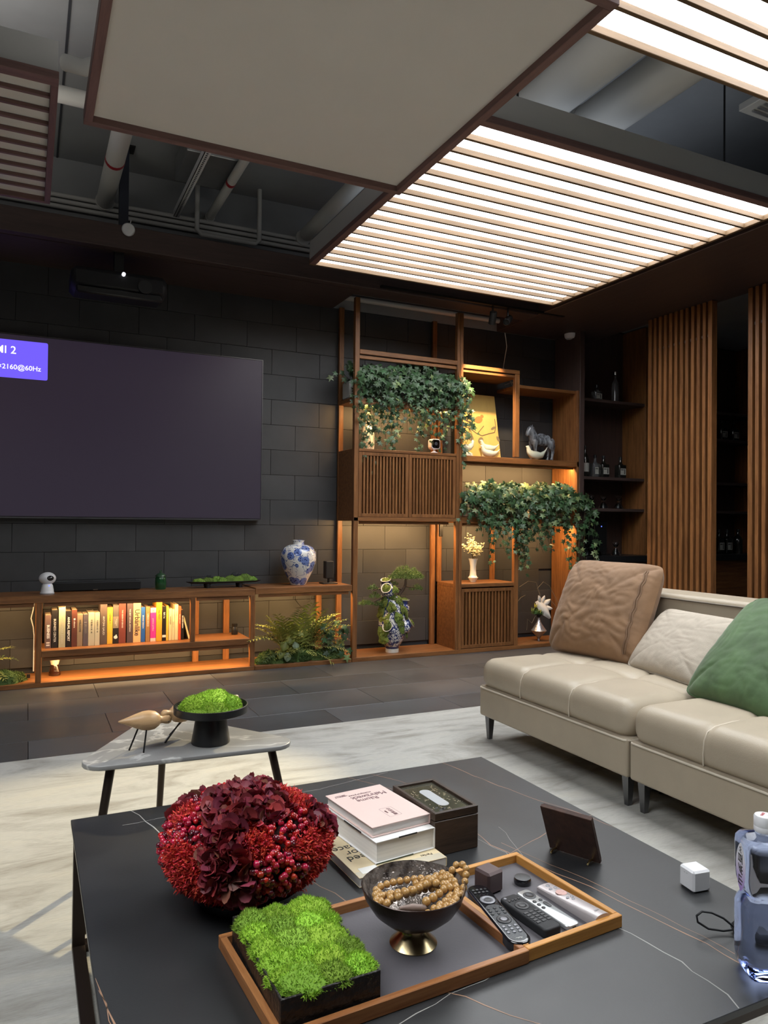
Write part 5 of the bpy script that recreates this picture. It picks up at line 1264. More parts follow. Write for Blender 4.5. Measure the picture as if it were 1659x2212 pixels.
q = MB(); q.box(6.32, 7.14, 5.43, 5.735, 1.992, 2.019, .002); part('shelf', q, dwood_x, bar)
gm = pm('thin_glass', (.93, .95, .95), .03, trans=1.0, ior=1.3)
def stem_glass(label, x, y, z):
    t = thing('drinking_glass', label, 'glass', (x, y, z), group='glasses on the bar shelves')
    q = MB(); q.lathe([(0, .0), (.046, .0), (.047, .004), (.036, .030), (.016, .062), (.014, .075), (.030, .11), (.040, .128), (.0385, .128), (.012, .082), (0, .078)], 24); part('bowl', q, gm, t, 60, world=False)
    q = MB(); q.lathe([(0, .003), (.026, .003), (.012, .045), (0, .052)], 20); part('thick_base', q, pm('reflection_white_base', (.85, .86, .88), .3, coat=.5), t, 60, world=False)  # white colour stands in for the bright reflection in the glass base
for x, z, lb in ((4.735, 1.264, 'stemmed glass on the middle bar shelf, leftmost and half hidden by ivy'), (4.89, 1.264, 'stemmed glass on the middle bar shelf, second from the left'), (5.04, 1.264, 'stemmed glass on the middle bar shelf, third from the left'), (5.235, 1.264, 'stemmed glass on the middle bar shelf, rightmost'),
                 (4.84, .811, 'glass on the black bar counter, leftmost'), (4.96, .811, 'glass on the black bar counter, middle one'), (5.20, .811, 'glass on the black bar counter, rightmost')): stem_glass(lb, x, 5.53, z)
t = thing('coffee_machine', 'black appliance with a small blue light on the bar counter', 'appliance', (5.03, 5.66, .811))
q = MB(); q.box(4.92, 5.16, 5.60, 5.73, .811, 1.14, .01); part('body', q, black_plastic, t)
q = MB(); q.cyl((5.08, 5.598, 1.09), .006, .004, 10, 'Y'); part('status_light', q, MATS['blue_led'], t)
# ================================================================ coffee table
TZ = .34
t = thing('coffee_table', 'large square low coffee table with a black veined stone top', 'table', (.742, 1.45, .009))
stone_top = pm('black_sintered_stone', (.019, .0195, .021), .42, var=.25, vscale=3, rvar=.05, bump=.03, bscale=200, spec=.75)
frame_m = pm('bronze_dark_frame', (.035, .024, .018), .38, metal=.6)
CX0, CX1, CY0, CY1 = .113, 1.372, .826, 2.076
q = MB(); q.box(CX0, CX1, CY0, CY1, TZ - .012, TZ, .0012); top = part('tabletop', q, stone_top, t)
q = MB(); q.box(CX0 + .006, CX1 - .006, CY0 + .006, CY1 - .006, TZ - .03, TZ - .0125); part('under_frame', q, frame_m, t)
for x in (CX0 + .006, CX1 - .036):
    for y in (CY0 + .006, CY1 - .036): q = MB(); q.box(x, x + .03, y, y + .03, .010, TZ - .03, .001); part('leg', q, frame_m, t)
for y in (CY0 + .006, CY1 - .036): q = MB(); q.box(CX0 + .036, CX1 - .036, y, y + .03, .010, .030, .001); part('floor_bar', q, frame_m, t)
for x in (CX0 + .006, CX1 - .036): q = MB(); q.box(x, x + .03, CY0 + .036, CY1 - .036, .010, .030, .001); part('floor_bar', q, frame_m, t)
cop_m = pm('copper_vein', (.33, .19, .12), .45); pv_m = pm('pale_vein', (.34, .33, .31), .5)
def vein(pts, w_, mt, rg, jit=.004):
    P = [Vector(p) for p in pts]; S = []
    for a, b2 in zip(P, P[1:]):
        k = max(2, int((b2 - a).length / .035))
        for i in range(k): S.append(a.lerp(b2, i / k) + Vector((rg.gauss(0, jit), rg.gauss(0, jit))) * (1 if 0 < i else .3))
    S.append(P[-1]); V = []; F = []
    for i, p in enumerate(S):
        d = (S[min(i + 1, len(S) - 1)] - S[max(0, i - 1)]); n = Vector((-d.y, d.x)).normalized() * w_ * .62 * rg.uniform(.5, 1.1)
        x0_, x1_ = p.x - n.x, p.x + n.x; y0_, y1_ = p.y - n.y, p.y + n.y
        V += [(min(max(x0_, CX0 + .002), CX1 - .002), min(max(y0_, CY0 + .002), CY1 - .002), TZ + .0003), (min(max(x1_, CX0 + .002), CX1 - .002), min(max(y1_, CY0 + .002), CY1 - .002), TZ + .0003)]
        if i: o = 2 * i; F.append((o - 2, o - 1, o + 1, o))
    q = MB(); q.add(V, F); part('stone_vein', q, mt, top)
rg = random.Random(9)
vein([(.262, 2.074), (.285, 1.985), (.325, 1.86), (.36, 1.76)], .0028, pv_m, rg, .003); vein([(.23, 1.984), (.30, 1.99), (.42, 2.0), (.775, 2.016), (.97, 2.055), (1.02, 2.066)], .0014, pv_m, rg, .002)
vein([(.89, 2.074), (.93, 2.0), (.98, 1.9)], .0014, cop_m, rg, .002); vein([(.965, 2.075), (1.02, 1.98), (1.06, 1.85)], .0014, cop_m, rg, .002)
vein([(1.222, 2.074), (1.262, 1.86), (1.305, 1.68), (1.35, 1.56), (1.371, 1.45)], .0020, cop_m, rg, .002)
vein([(1.035, 1.62), (1.02, 1.50), (1.06, 1.36), (1.10, 1.24), (1.14, 1.02), (1.163, .83)], .0026, cop_m, rg, .002); vein([(1.05, 1.50), (1.085, 1.36), (1.12, 1.24), (1.165, 1.0), (1.175, .83)], .0014, cop_m, rg, .002)
vein([(.90, 1.36), (1.015, 1.435), (1.186, 1.498), (1.30, 1.525), (1.371, 1.54)], .0018, cop_m, rg, .002)
vein([(1.0, 1.60), (1.03, 1.45), (1.005, 1.36)], .0012, pv_m, rg, .002)
vein([(1.03, 1.12), (1.05, 1.03), (1.062, .96), (1.058, .90), (1.045, .828)], .0022, pv_m, rg, .003)
vein([(.53, 1.027), (.64, 1.055), (.713, 1.062), (.79, 1.08)], .0016, pv_m, rg, .002); vein([(.62, 1.08), (.66, 1.04), (.70, .97), (.76, .90), (.80, .828)], .0020, cop_m, rg, .002)
vein([(.115, 1.345), (.127, 1.25), (.148, 1.12), (.17, .95)], .0026, cop_m, rg, .002); vein([(.118, 1.31), (.135, 1.18), (.165, 1.0)], .0012, cop_m, rg, .002)
vein([(.60, 1.40), (.575, 1.48), (.55, 1.56)], .0022, cop_m, rg, .002); vein([(1.10, 1.58), (1.05, 1.40)], .0010, pv_m, rg, .002)

# ---- flower dome --------------------------------------------------
fc, fa, fh = Vector((.424, 1.515, TZ)), .167, .22
t = thing('flower_arrangement', 'low dome of dark red hydrangea, berries and red millet on the coffee table', 'flowers', tuple(fc))
q = MB(); q.lathe([(0, .002), (.10, .002), (.105, .02), (.12, .03), (0, .03)], 28); part('low_bowl', q, black_plastic, t, 40, world=False)
def dome(a, e, k=1.0):
    z = .115 + .095 * math.sin(e) * k; r_ = fa * math.cos(e) * k
    return Vector((r_ * math.cos(a), r_ * math.sin(a), z)), Vector((math.cos(e) * math.cos(a), math.cos(e) * math.sin(a), math.sin(e) * 1.4)).normalized()
q = MB(); q.ball((0, 0, .115), (fa * .88, fa * .88, .088), 24, 14); part('foam_core', q, pm('dark_red_core', (.035, .008, .008), .9), t, 80, world=False)
# zone map: seen from the camera side. centre directions of each kind (azimuth deg, elevation deg, radius deg)
ZON = []
camdir = math.degrees(math.atan2(-fc.y, -fc.x))
for az, el, rad, kind in ((-52, 8, 26, 'm'), (-50, -22, 30, 'm'), (-24, -30, 22, 'm'), (6, 34, 17, 'm'), (44, 18, 18, 'm'), (62, -8, 22, 'm'), (52, -26, 22, 'm'), (-86, 38, 17, 'm'), (86, 46, 17, 'm'), (70, 4, 14, 'm'),
                          (-88, 8, 28, 'b'), (-58, 34, 20, 'b'), (26, -4, 24, 'b'), (28, 36, 14, 'b'), (18, -26, 16, 'b'), (-80, -24, 20, 'b'), (98, 28, 12, 'b'), (-104, 52, 12, 'b'), (44, 42, 14, 'b'),
                          (-14, 2, 21, 'h'), (-8, -24, 17, 'h'), (-18, 34, 22, 'h'), (-30, 62, 26, 'h'), (25, 62, 24, 'h'), (88, 20, 16, 'h'), (76, 36, 14, 'h'), (-112, 26, 18, 'h')):
    ZON.append((R(camdir + az), R(el), rad, kind))
def zone(a, e):
    v = Vector((math.cos(e) * math.cos(a), math.cos(e) * math.sin(a), math.sin(e))); best = None
    for za, ze, rad, kd in ZON:
        c = Vector((math.cos(ze) * math.cos(za), math.cos(ze) * math.sin(za), math.sin(ze))); d = math.degrees(v.angle(c)) / (rad * {'b': 1.22, 'h': .86, 'm': 1.0}[kd])
        if best is None or d < best[0]: best = (d, kd)
    return best
mil = MB(); pet = []; ber = []
tries = 0
while tries < 9000:
    tries += 1
    a = rg.uniform(0, 2 * PI); e = math.asin(rg.uniform(-.72, 1)); d, kd = zone(a, e)
    lump = 1 + .05 * math.cos(min(1.3, d) * 1.5)
    if kd == 'm':
        p, n = dome(a, e, lump * .98)
        for j in range(12): blades(mil, p + Vector((rg.gauss(0, .004), rg.gauss(0, .004), rg.gauss(0, .004))), n, .0085, .0020, rg, .75)
    elif kd == 'h' and len(pet) < 1000:
        p, n = dome(a, e, rg.uniform(.90, 1.03)); pet.append((p, n))
    elif kd == 'b' and len(ber) < 1500:
        p, n = dome(a, e, rg.uniform(.94, 1.07)); ber.append((p, n))
part('millet', mil, pm('red_millet', (.58, .036, .026), .75, rnd=.35, island=True), t, world=False, kind='stuff')
ph = MB(); ph.grid(lambda u, v: ((u - .5) * 1.05 * math.sin(PI * min(.95, v * .82 + .14)) ** .6, v, .30 * v * v + .22 * (u - .5) ** 2 - .1 * v), 4, 4)
pmats = [pm('burgundy_petal', (.215, .027, .042), .55, rnd=.4, island=True), pm('rosy_petal', (.34, .042, .050), .55, rnd=.3, island=True), pm('bronze_petal', (.22, .075, .05), .55, rnd=.3, island=True)]
pms = [ph.mesh('petal', m, 60) for m in pmats]
camv = (CAMP - fc); camv.normalize()
def vis(a): return -(a[1].dot(camv))
pet.sort(key=vis); ber.sort(key=vis)
rest = [MB(), MB(), MB()]
for i, (p, n) in enumerate(pet):
    tang = n.orthogonal().normalized(); tang = Matrix.Rotation(rg.uniform(0, 6.28), 3, n) @ tang
    d = (n * rg.uniform(.3, 1.1) + tang).normalized(); k = 0 if rg.random() < .66 else (1 if rg.random() < .75 else 2)
    M = xf(p, d, (n + Vector((rg.gauss(0, .3), rg.gauss(0, .3), rg.gauss(0, .3)))), rg.uniform(.020, .030))
    if i < 295: put('petal', pms[k], t, M=M)
    else: rest[k].add(ph.v, ph.f, M)
for k in range(3): part('petals_behind', rest[k], pmats[k], t, 60, world=False, kind='stuff')
bm_ = MB(); bm_.ball((0, 0, 0), 1, 10, 7); bm_.lathe([(.30, .93), (.34, 1.06), (.20, 1.02), (0, .98)], 8)
bmats = [pm('red_berry', (.45, .014, .028), .22, rnd=.35, coat=.4), pm('dark_berry', (.11, .006, .014), .2, rnd=.3, coat=.4)]
bms = [bm_.mesh('berry', m, 60) for m in bmats]; rest = [MB(), MB()]
for i, (p, n) in enumerate(ber):
    k = 0 if rg.random() < .75 else 1; s = rg.uniform(.0050, .0072)
    M = Matrix.Translation(p) @ (n + Vector((rg.gauss(0, .4), rg.gauss(0, .4), rg.gauss(0, .3)))).to_track_quat('Z', 'Y').to_matrix().to_4x4() @ Matrix.Scale(s, 4)
    if i < 298: put('berry', bms[k], t, M=M)
    else: rest[k].add(bm_.v, bm_.f, M)
for k in range(2): part('berries_behind', rest[k], pm('%s_rest' % bmats[k].name, ((.45, .014, .028), (.11, .006, .014))[k], .22, rnd=.35, island=True, coat=.4), t, 60, world=False, kind='stuff')

# ---- trays --------------------------------------------------------
oak1, oak2 = (.42, .18, .036), (.62, .30, .075); bro1, bro2 = (.22, .080, .026), (.42, .185, .066)
oak_x = wood('oak_along_x', oak1, oak2, 'X', .4); oak_y = wood('oak_along_y', oak1, oak2, 'Y', .4)
teak_x = wood('teak_along_x', bro1, bro2, 'X', .4); teak_y = wood('teak_along_y', bro1, bro2, 'Y', .4)
tray_pad = pm('grey_tray_leather', (.105, .098, .108), .62, var=.06, vscale=4, bump=.08, bscale=250)
def tray(label, c, rz, w_, d_, wx, wy):
    t = thing('serving_tray', label, 'tray', (c[0], c[1], TZ + .0003), R(rz)); th, h = .0125, .0235
    q = MB(); q.box(-w_ / 2 + .006, w_ / 2 - .006, -d_ / 2 + .006, d_ / 2 - .006, 0, .006); part('tray_floor', q, tray_pad, t, world=False)
    for a, b2, y in ((-w_ / 2, w_ / 2, -d_ / 2), (-w_ / 2, w_ / 2, d_ / 2 - th)): q = MB(); q.box(a, b2, y, y + th, 0, h, .0012); part('rim', q, wx, t, world=False)
    for x in (-w_ / 2, w_ / 2 - th): q = MB(); q.box(x, x + th, -d_ / 2 + th, d_ / 2 - th, 0, h, .0012); part('rim', q, wy, t, world=False)
    return t
TF = TZ + .0068
tray('reddish brown wooden tray with a grey base holding the moss box and the bead bowl', (.568, 1.2085), 3.2, .470, .305, teak_x, teak_y)
tray('golden oak tray with a grey base holding the remote controls', (.918, 1.2365), 4.2, .236, .312, oak_x, oak_y)

# ---- moss box -----------------------------------------------------
t = thing('moss_box', 'rectangular black planter box filled with bright green moss in the brown tray', 'planter', (.432, 1.198, TF), R(1.5))
bx_m = pm('black_hammered_metal', (.016, .013, .011), .38, bump=1.0, bscale=70); w_, d_, h_ = .168, .262, .056
q = MB(); q.box(-w_ / 2, w_ / 2, -d_ / 2, d_ / 2, 0, .004)
for a in ((-w_ / 2, w_ / 2, -d_ / 2, -d_ / 2 + .004), (-w_ / 2, w_ / 2, d_ / 2 - .004, d_ / 2), (-w_ / 2, -w_ / 2 + .004, -d_ / 2 + .004, d_ / 2 - .004), (w_ / 2 - .004, w_ / 2, -d_ / 2 + .004, d_ / 2 - .004)): q.box(*a, .004, h_, .0008)
part('box', q, bx_m, t, world=False)
q = MB(); q.box(-w_ / 2 + .004, w_ / 2 - .004, -d_ / 2 + .004, d_ / 2 - .004, .004, .044); part('soil', q, soil_m, t, world=False)
moss_l = pm('lime_moss', (.19, .31, .028), .85, rnd=.36, island=True)
rg = random.Random(17); CL = [(-.055, .105, .036, .030), (-.012, .108, .034, .028), (.048, .100, .042, .034), (-.060, .058, .034, .028), (-.015, .062, .036, .028), (.035, .050, .040, .030), (.066, .042, .024, .026), (-.058, .012, .036, .028), (-.010, .010, .042, .030), (.040, -.002, .044, .030),
      (-.052, -.036, .034, .027), (-.005, -.040, .032, .026), (.062, -.050, .032, .026), (.026, -.062, .036, .030), (-.055, -.080, .032, .024), (.060, -.098, .030, .027), (.016, -.102, .032, .026), (-.036, -.104, .042, .031)]
for i, (x, y, r_, h) in enumerate(CL):
    q = MB(); moss_mound(q, (x, max(-d_ / 2 + .004 + r_ * .8, min(d_ / 2 - .004 - r_ * .8, y)), .048), min(r_, w_ / 2 - abs(x) + .006), r_, h * .66, 1500, .0075, .0011, rg, seg=16, lump=.12)
    part('moss_clump', q, moss_m if i % 4 else moss_l, t, world=False, kind='stuff')

# ---- footed bowl and beads ---------------------------------------
BC = Vector((.650, 1.203, TF))
t = thing('footed_bowl', 'dark hammered footed bowl with a brass foot holding wooden beads', 'bowl', tuple(BC))
q = MB(); q.lathe([(0, 0), (.043, 0), (.044, .002), (.033, .012), (.024, .021), (.020, .028), (.022, .036), (0, .038)], 36); part('brass_foot', q, pm('satin_brass', (.58, .46, .26), .25, metal=1), t, 60, world=False)
def wb2(a, z): return 1 + .006 * math.sin(5 * a + 1) + .005 * math.sin(9 * a + z * 40)
q = MB(); q.lathe([(0, .034), (.030, .036), (.055, .046), (.076, .064), (.090, .086), (.0965, .106), (.0955, .107), (.088, .088), (.074, .067), (.054, .050), (.030, .041), (0, .040)], 44, wob=wb2)
bwl = part('bowl', q, pm('dark_bronze_shell', (.055, .035, .030), .32, metal=.5, bump=.15, bscale=60), t, 60, world=False)
q = MB(); q.lathe([(.0950, .1068), (.0872, .0878), (.0732, .0668), (.0532, .0500), (.030, .0412), (0, .0404)], 44, wob=wb2, cap=False); q.f = [tuple(reversed(f)) for f in q.f]
part('shell_lining', q, pm('mosaic_shell', (.02, .013, .012), .12, metal=.5, col2=(.40, .34, .30), vscale=55, var=.3, detail=6, bump=1.0, bscale=90), t, 60, world=False)
t = thing('bead_necklace', 'long string of striped wooden beads coiled in the footed bowl', 'beads', tuple(BC + Vector((0, 0, .05))))
bead_m = bpy.data.materials.new('striped_bead_wood'); bead_m.use_nodes = True; bt = NT(bead_m)
tc = bt.add('ShaderNodeTexCoord'); wv = bt.add('ShaderNodeTexWave', Scale=3.2, Distortion=6.0); wv.inputs['Detail'].default_value = 2; wv.inputs['Detail Scale'].default_value = .6
oi = bt.add('ShaderNodeObjectInfo'); ad = bt.add('ShaderNodeVectorMath', operation='ADD'); bt.link(tc.outputs['Object'], ad.inputs[0]); bt.link(oi.outputs['Random'], ad.inputs[1]); bt.link(ad.outputs[0], wv.inputs['Vector'])
cr = bt.add('ShaderNodeValToRGB'); cr.color_ramp.elements[0].color = (.20, .085, .022, 1); cr.color_ramp.elements[1].color = (.56, .33, .11, 1); cr.color_ramp.elements[0].position = .05; cr.color_ramp.elements[1].position = .42
bt.link(wv.outputs['Color'], cr.inputs[0]); bt.link(cr.outputs[0], bt.b.inputs['Base Color']); bt.b.inputs['Roughness'].default_value = .3; bt.b.inputs['Coat Weight'].default_value = .25
bq = MB(); bq.lathe([(.13, -.93), (.42, -.90), (.74, -.64), (.94, -.25), (.96, .1), (.86, .50), (.62, .78), (.30, .93), (.13, .95)], 14); bead = bq.mesh('bead', bead_m, 80)
L0 = Vector((0, 0, .05))
def string(pts, r_=.0068, closed=False):
    P = [Vector(p) for p in pts]; seg = []
    def cat(i, u):
        a, b2, c, d = (P[max(0, min(len(P) - 1, i + k))] for k in (-1, 0, 1, 2))
        return .5 * ((2 * b2) + (-a + c) * u + (2 * a - 5 * b2 + 4 * c - d) * u * u + (-a + 3 * b2 - 3 * c + d) * u ** 3)
    for i in range(len(P) - 1):
        for k in range(24): seg.append(cat(i, k / 24))
    acc = 1e9; last = seg[0]
    for i in range(1, len(seg)):
        acc += (seg[i] - last).length if acc < 1e8 else 0; last = seg[i]
        if acc >= r_ * 1.90:
            d = (seg[i] - seg[i - 1]).normalized()
            if d.length < .5: continue
            s = r_ * rg.uniform(.95, 1.06)
            put('bead', bead, t, M=Matrix.Translation(seg[i] - L0) @ d.to_track_quat('Z', 'Y').to_matrix().to_4x4() @ Matrix.Rotation(rg.uniform(0, 6), 4, 'Z') @ Matrix.Scale(s, 4)); acc = 0
string([(-.070, .012, .086), (-.060, .036, .092), (-.030, .044, .094), (.0, .043, .094), (.030, .034, .096), (.048, .016, .098), (.070, .012, .098), (.085, .010, .108), (.102, .014, .117), (.110, .000, .118), (.104, -.014, .112), (.090, -.030, .100), (.075, -.044, .090)])
string([(-.075, .004, .084), (-.078, -.018, .088), (-.066, -.042, .086), (-.046, -.060, .086), (-.020, -.071, .088), (.006, -.075, .089), (.034, -.070, .089), (.056, -.056, .089), (.070, -.038, .092), (.078, -.015, .097), (.070, .006, .100)])
string([(-.056, .018, .088), (-.036, .006, .094), (-.010, -.002, .096), (.016, .000, .098), (.042, .006, .102), (.056, .022, .096)], .0074); string([(-.045, .026, .084), (-.015, .026, .084), (.012, .022, .086), (.036, .022, .088)], .0062)
string([(.006, -.036, .090), (.028, -.034, .095), (.050, -.024, .098), (.068, -.008, .100)], .0078); string([(.014, -.050, .082), (.036, -.046, .086), (.058, -.034, .088)], .0070); string([(-.056, .0, .080), (-.03, .014, .082), (0, .012, .084), (.03, .01, .086), (.052, -.006, .09)], .0064)
string([(.018, -.060, .086), (.044, -.058, .088), (.062, -.046, .090), (.074, -.028, .096), (.080, -.004, .102), (.074, .018, .100)], .0074); string([(.0, -.052, .078), (.026, -.056, .080), (.046, -.046, .083), (.062, -.030, .09)], .0068)
string([(.022, .012, .094), (.044, -.002, .100), (.060, -.018, .100), (.066, -.034, .094)], .0072); string([(-.058, .030, .090), (-.066, .010, .088), (-.060, -.006, .086), (-.046, .002, .09), (-.03, -.004, .092)], .0072); string([(.02, .03, .09), (.045, .026, .096), (.064, .022, .10), (.082, .016, .107)], .007)
q = MB(); q.tube([(-.045, -.030, .086), (-.02, -.034, .084), (.0, -.040, .082), (.012, -.032, .082)], [.003, .007, .006, .003], 8); q.v = [(a, b2, c - .05) for a, b2, c in q.v]
part('silk_tassel', q, pm('grey_silk', (.24, .17, .14), .5, sheen=.3), t, 60, world=False)

# ---- books and tissue box -----------------------------------------
def tbook(label, c, rz, w_, d_, z0, z1, cov, pg=(.80, .78, .74), hard=True, cover_th=.0022):
    t = thing('book', label, 'book', (c[0], c[1], z0), R(rz)); h = z1 - z0
    q = MB(); q.box(-w_ / 2, w_ / 2, -d_ / 2, d_ / 2, 0, cover_th, .0006); q.box(-w_ / 2, w_ / 2, -d_ / 2, d_ / 2, h - cover_th, h, .0006)
    q.box(w_ / 2 - cover_th * .9, w_ / 2 + .0016, -d_ / 2, d_ / 2, cover_th * .4, h - cover_th * .4, .0008); part('cover', q, cov, t, world=False)
    m_ = .005 if hard else .0008
    q = MB(); q.box(-w_ / 2 + m_, w_ / 2 - cover_th, -d_ / 2 + m_, d_ / 2 - m_, cover_th, h - cover_th); part('pages', q, pm('white_pages', pg, .8, var=.08, vscale=160, vstretch=(.02, .02, 1)), t, world=False)
    return t, h
def toptext(t, body, x, y, z, size, ink, **kw): tmesh('cover_lettering', body, size, t, ink, frame((x, y, z + .0003), (-1, 0, 0), (0, -1, 0)), **kw)
t, h = tbook('cream softcover book at the bottom of the stack, with large serif words', (.750, 1.592), 2.5, .220, .296, TZ + .0005, .361, pm('cream_cover', (.76, .63, .40), .45, var=.05, vscale=6), hard=False, cover_th=.0014)
toptext(t, 'need', -.062, -.058, h, .034, dark_ink); toptext(t, 'for', -.065, -.030, h, .034, dark_ink); toptext(t, 'space', -.07, -.002, h, .034, dark_ink)
toptext(t, 'Perfec', .075, -.118, h, .012, dark_ink)
q = MB(); q.box(-.108, .108, -.1472, -.122, h, h + .0002); part('title_strip', q, pm('pale_strip', (.62, .56, .43), .5), t, world=False)
tl = MB(); tl.box(-.095, -.052, -.135, -.108, h + .0002, h + .0005); part('white_sticker', tl, white_ink, t, world=False)
t, h = tbook('thick white book in the middle of the stack on the coffee table', (.769, 1.612), 6.5, .160, .250, .3618, .4105, pm('white_cover', (.82, .81, .79), .5), hard=True)
q = MB(); q.box(-.0805, -.0796, -.06, .02, h - .003, h + .0004); q.box(-.02, .03, -.1255, -.1246, h - .003, h + .0004); part('black_print', q, dark_ink, t, world=False)
q = MB(); q.box(-.0795, .02, -.1256, -.1248, -.0001, .0026); part('green_print', q, pm('dark_green_print', (.05, .07, .045), .5), t, world=False)
pink_c = pm('blush_pink_cover', (.74, .56, .51), .5, var=.02, vscale=10); mauve = pm('mauve_ink', (.17, .085, .095), .6)
t, h = tbook('blush pink hardcover book on top of the stack', (.771, 1.622), 6.5, .160, .224, .4112, .4345, pink_c)
toptext(t, 'ABSTRACT', .062, .072, h, .0085, mauve) if False else toptext(t, 'UEBERSICHT\nABSTRACT', -.050, .088, h, .0062, mauve)
toptext(t, 'Mehrzweck', .015, .060, h, .027, mauve, sx=.85, spacing=.9); toptext(t, 'Räume', .0, .040, h, .024, mauve, sx=.9); toptext(t, 'multipurpose', .0, .078, h, .012, mauve)
q = MB(); ol = rrect(.034, .052, .003, 3, .005, -.055); il = rrect(.0325, .0505, .0025, 3, .005, -.055)
q.v = [(a, b2, h + .0002) for a, b2 in ol] + [(a, b2, h + .0002) for a, b2 in il]; n_ = len(ol); q.f = [(i, (i + 1) % n_, n_ + (i + 1) % n_, n_ + i) for i in range(n_)]; part('printed_box', q, mauve, t, world=False)
tmesh('cover_lettering', '建筑设计', .011, t, mauve, frame((.010, -.055, h + .0003), (0, 1, 0), (-1, 0, 0))); tmesh('cover_lettering', '多功能', .005, t, mauve, frame((-.004, -.052, h + .0003), (0, 1, 0), (-1, 0, 0)))

t = thing('tissue_box', 'dark wood tissue box with a glass panel and oval slot beside the books', 'tissue box', (.921, 1.604, TZ + .0005), R(2.2))
wn1, wn2 = (.030, .019, .013), (.070, .045, .030); wen_x = wood('wenge_along_x', wn1, wn2, 'X', .4, 14); w_, d_, h_ = .122, .206, .100
q = MB(); q.box(-w_ / 2, w_ / 2, -d_ / 2, d_ / 2, 0, .080, .001); part('box', q, wen_x, t, world=False)
q = MB()
for a in ((-w_ / 2, w_ / 2, -d_ / 2, -d_ / 2 + .009), (-w_ / 2, w_ / 2, d_ / 2 - .009, d_ / 2), (-w_ / 2, -w_ / 2 + .009, -d_ / 2 + .009, d_ / 2 - .009), (w_ / 2 - .009, w_ / 2, -d_ / 2 + .009, d_ / 2 - .009)): q.box(*a, .0815, h_, .001)
part('lid_frame', q, wen_x, t, world=False)
q = MB(); q.box(-w_ / 2 + .009, w_ / 2 - .009, -d_ / 2 + .009, d_ / 2 - .009, .081, .0935); part('glass_panel', q, pm('olive_glass_panel', (.045, .042, .03), .08, col2=(.085, .08, .06), vscale=14, var=.3, coat=.6), t, world=False)
q = MB(); q.prism(rrect(.030, .112, .0148, 8), .0935, .0939); part('slot', q, pm('tissue_seen', (.42, .43, .44), .6), t, world=False)
bl = pm('blossom_paint', (.42, .35, .24), .6); bl2 = pm('ink_branch', (.012, .012, .012), .5); q = MB(); q2 = MB(); rg = random.Random(2)
for cx, cy in ((-.03, .05), (-.034, .03), (-.03, .0), (.03, .055), (.028, .035), (.034, .01), (.03, -.02), (.036, -.05), (.0, -.075), (-.028, -.06)):
    for j in range(7):
        x, y = cx + rg.gauss(0, .007), cy + rg.gauss(0, .009); 
        if abs(x) < .017 and abs(y) < .058: continue
        a = rg.uniform(0, 3.1); o = len(q.v); l_, s_ = .0035, .0009
        q.v.extend([(x + l_ * math.cos(a), y + l_ * math.sin(a), .0938), (x - s_ * math.sin(a), y + s_ * math.cos(a), .0938), (x - l_ * math.cos(a), y - l_ * math.sin(a), .0938), (x + s_ * math.sin(a), y - s_ * math.cos(a), .0938)]); q.f.append((o, o + 1, o + 2, o + 3))
part('painted_blossom', q, bl, t, world=False)
for x, y, s in ((-.025, -.075, .010), (-.015, -.07, .008), (-.03, -.06, .006)): q2.prism(blob(x, y, s, s * .5, .6, 9), .0936, .09385)
part('painted_leaf', q2, bl2, t, world=False)

# ---- plaque on pegs ----------------------------------------------
t = thing('wooden_plaque', 'dark wooden plaque standing on two brass pegs on the coffee table', 'plaque', (1.17, 1.372, TZ + .0005))
A0, B0 = Vector((1.143, 1.428, .3425)), Vector((1.195, 1.312, .3425)); xd = (B0 - A0).normalized(); nrm = Vector((xd.y, -xd.x, 0)); 
up = (Vector((0, 0, 1)) - nrm * -.42).normalized() if False else (Vector((0, 0, 1)) + Vector((-xd.y, xd.x, 0)) * -.0).normalized()
back = Vector((-xd.y, xd.x, 0)); up = (Vector((0, 0, 1)) * math.cos(R(24)) + back * math.sin(R(24)) * -1).normalized()
F = frame(A0 - Vector(LOC[t.name]), xd, up)
L_ = (B0 - A0).length
wen_p = wood('plaque_wenge', (.030, .013, .009), (.062, .028, .018), 'X', .4, 12)
q = MB(); q.box(0, L_, .0, .125, -.006, .004, .001, M=F); part('plaque_board', q, wen_p, t, world=False)
q = MB(); q.box(.002, L_ - .002, .002, .123, -.0105, -.0065, .001, M=F); part('back_board', q, wen_p, t, world=False)
for u in (.018, L_ - .018):
    c = A0 + xd * u; o_ = Vector(LOC[t.name])
    q = MB(); q.tube([c + back * .022 + Vector((0, 0, -.0005)) - o_, c - back * .020 + Vector((0, 0, .006)) - o_, c - back * .032 + Vector((0, 0, .0015)) - o_], .0024, 8); part('brass_peg', q, brass, t, 60, world=False)

# ---- white box, water bottle, key fob ----------------------------
t = thing('white_cube_box', 'small white cube-shaped box with rounded edges near the bottle', 'box', (1.302, 1.142, TZ + .0005), R(-8))
q = MB(); q.box(-.0225, .0225, -.0225, .0225, 0, .045, .004); part('shell', q, white_plastic, t, world=False)
q = MB(); q.box(.014, .0185, -.0229, -.0224, .006, .0075); q.box(-.0229, -.0224, -.004, .000, .034, .0350); q.box(-.0229, -.0224, .003, .007, .034, .0350); part('printed_mark', q, pm('light_grey_print', (.45, .45, .46), .6), t, world=False)

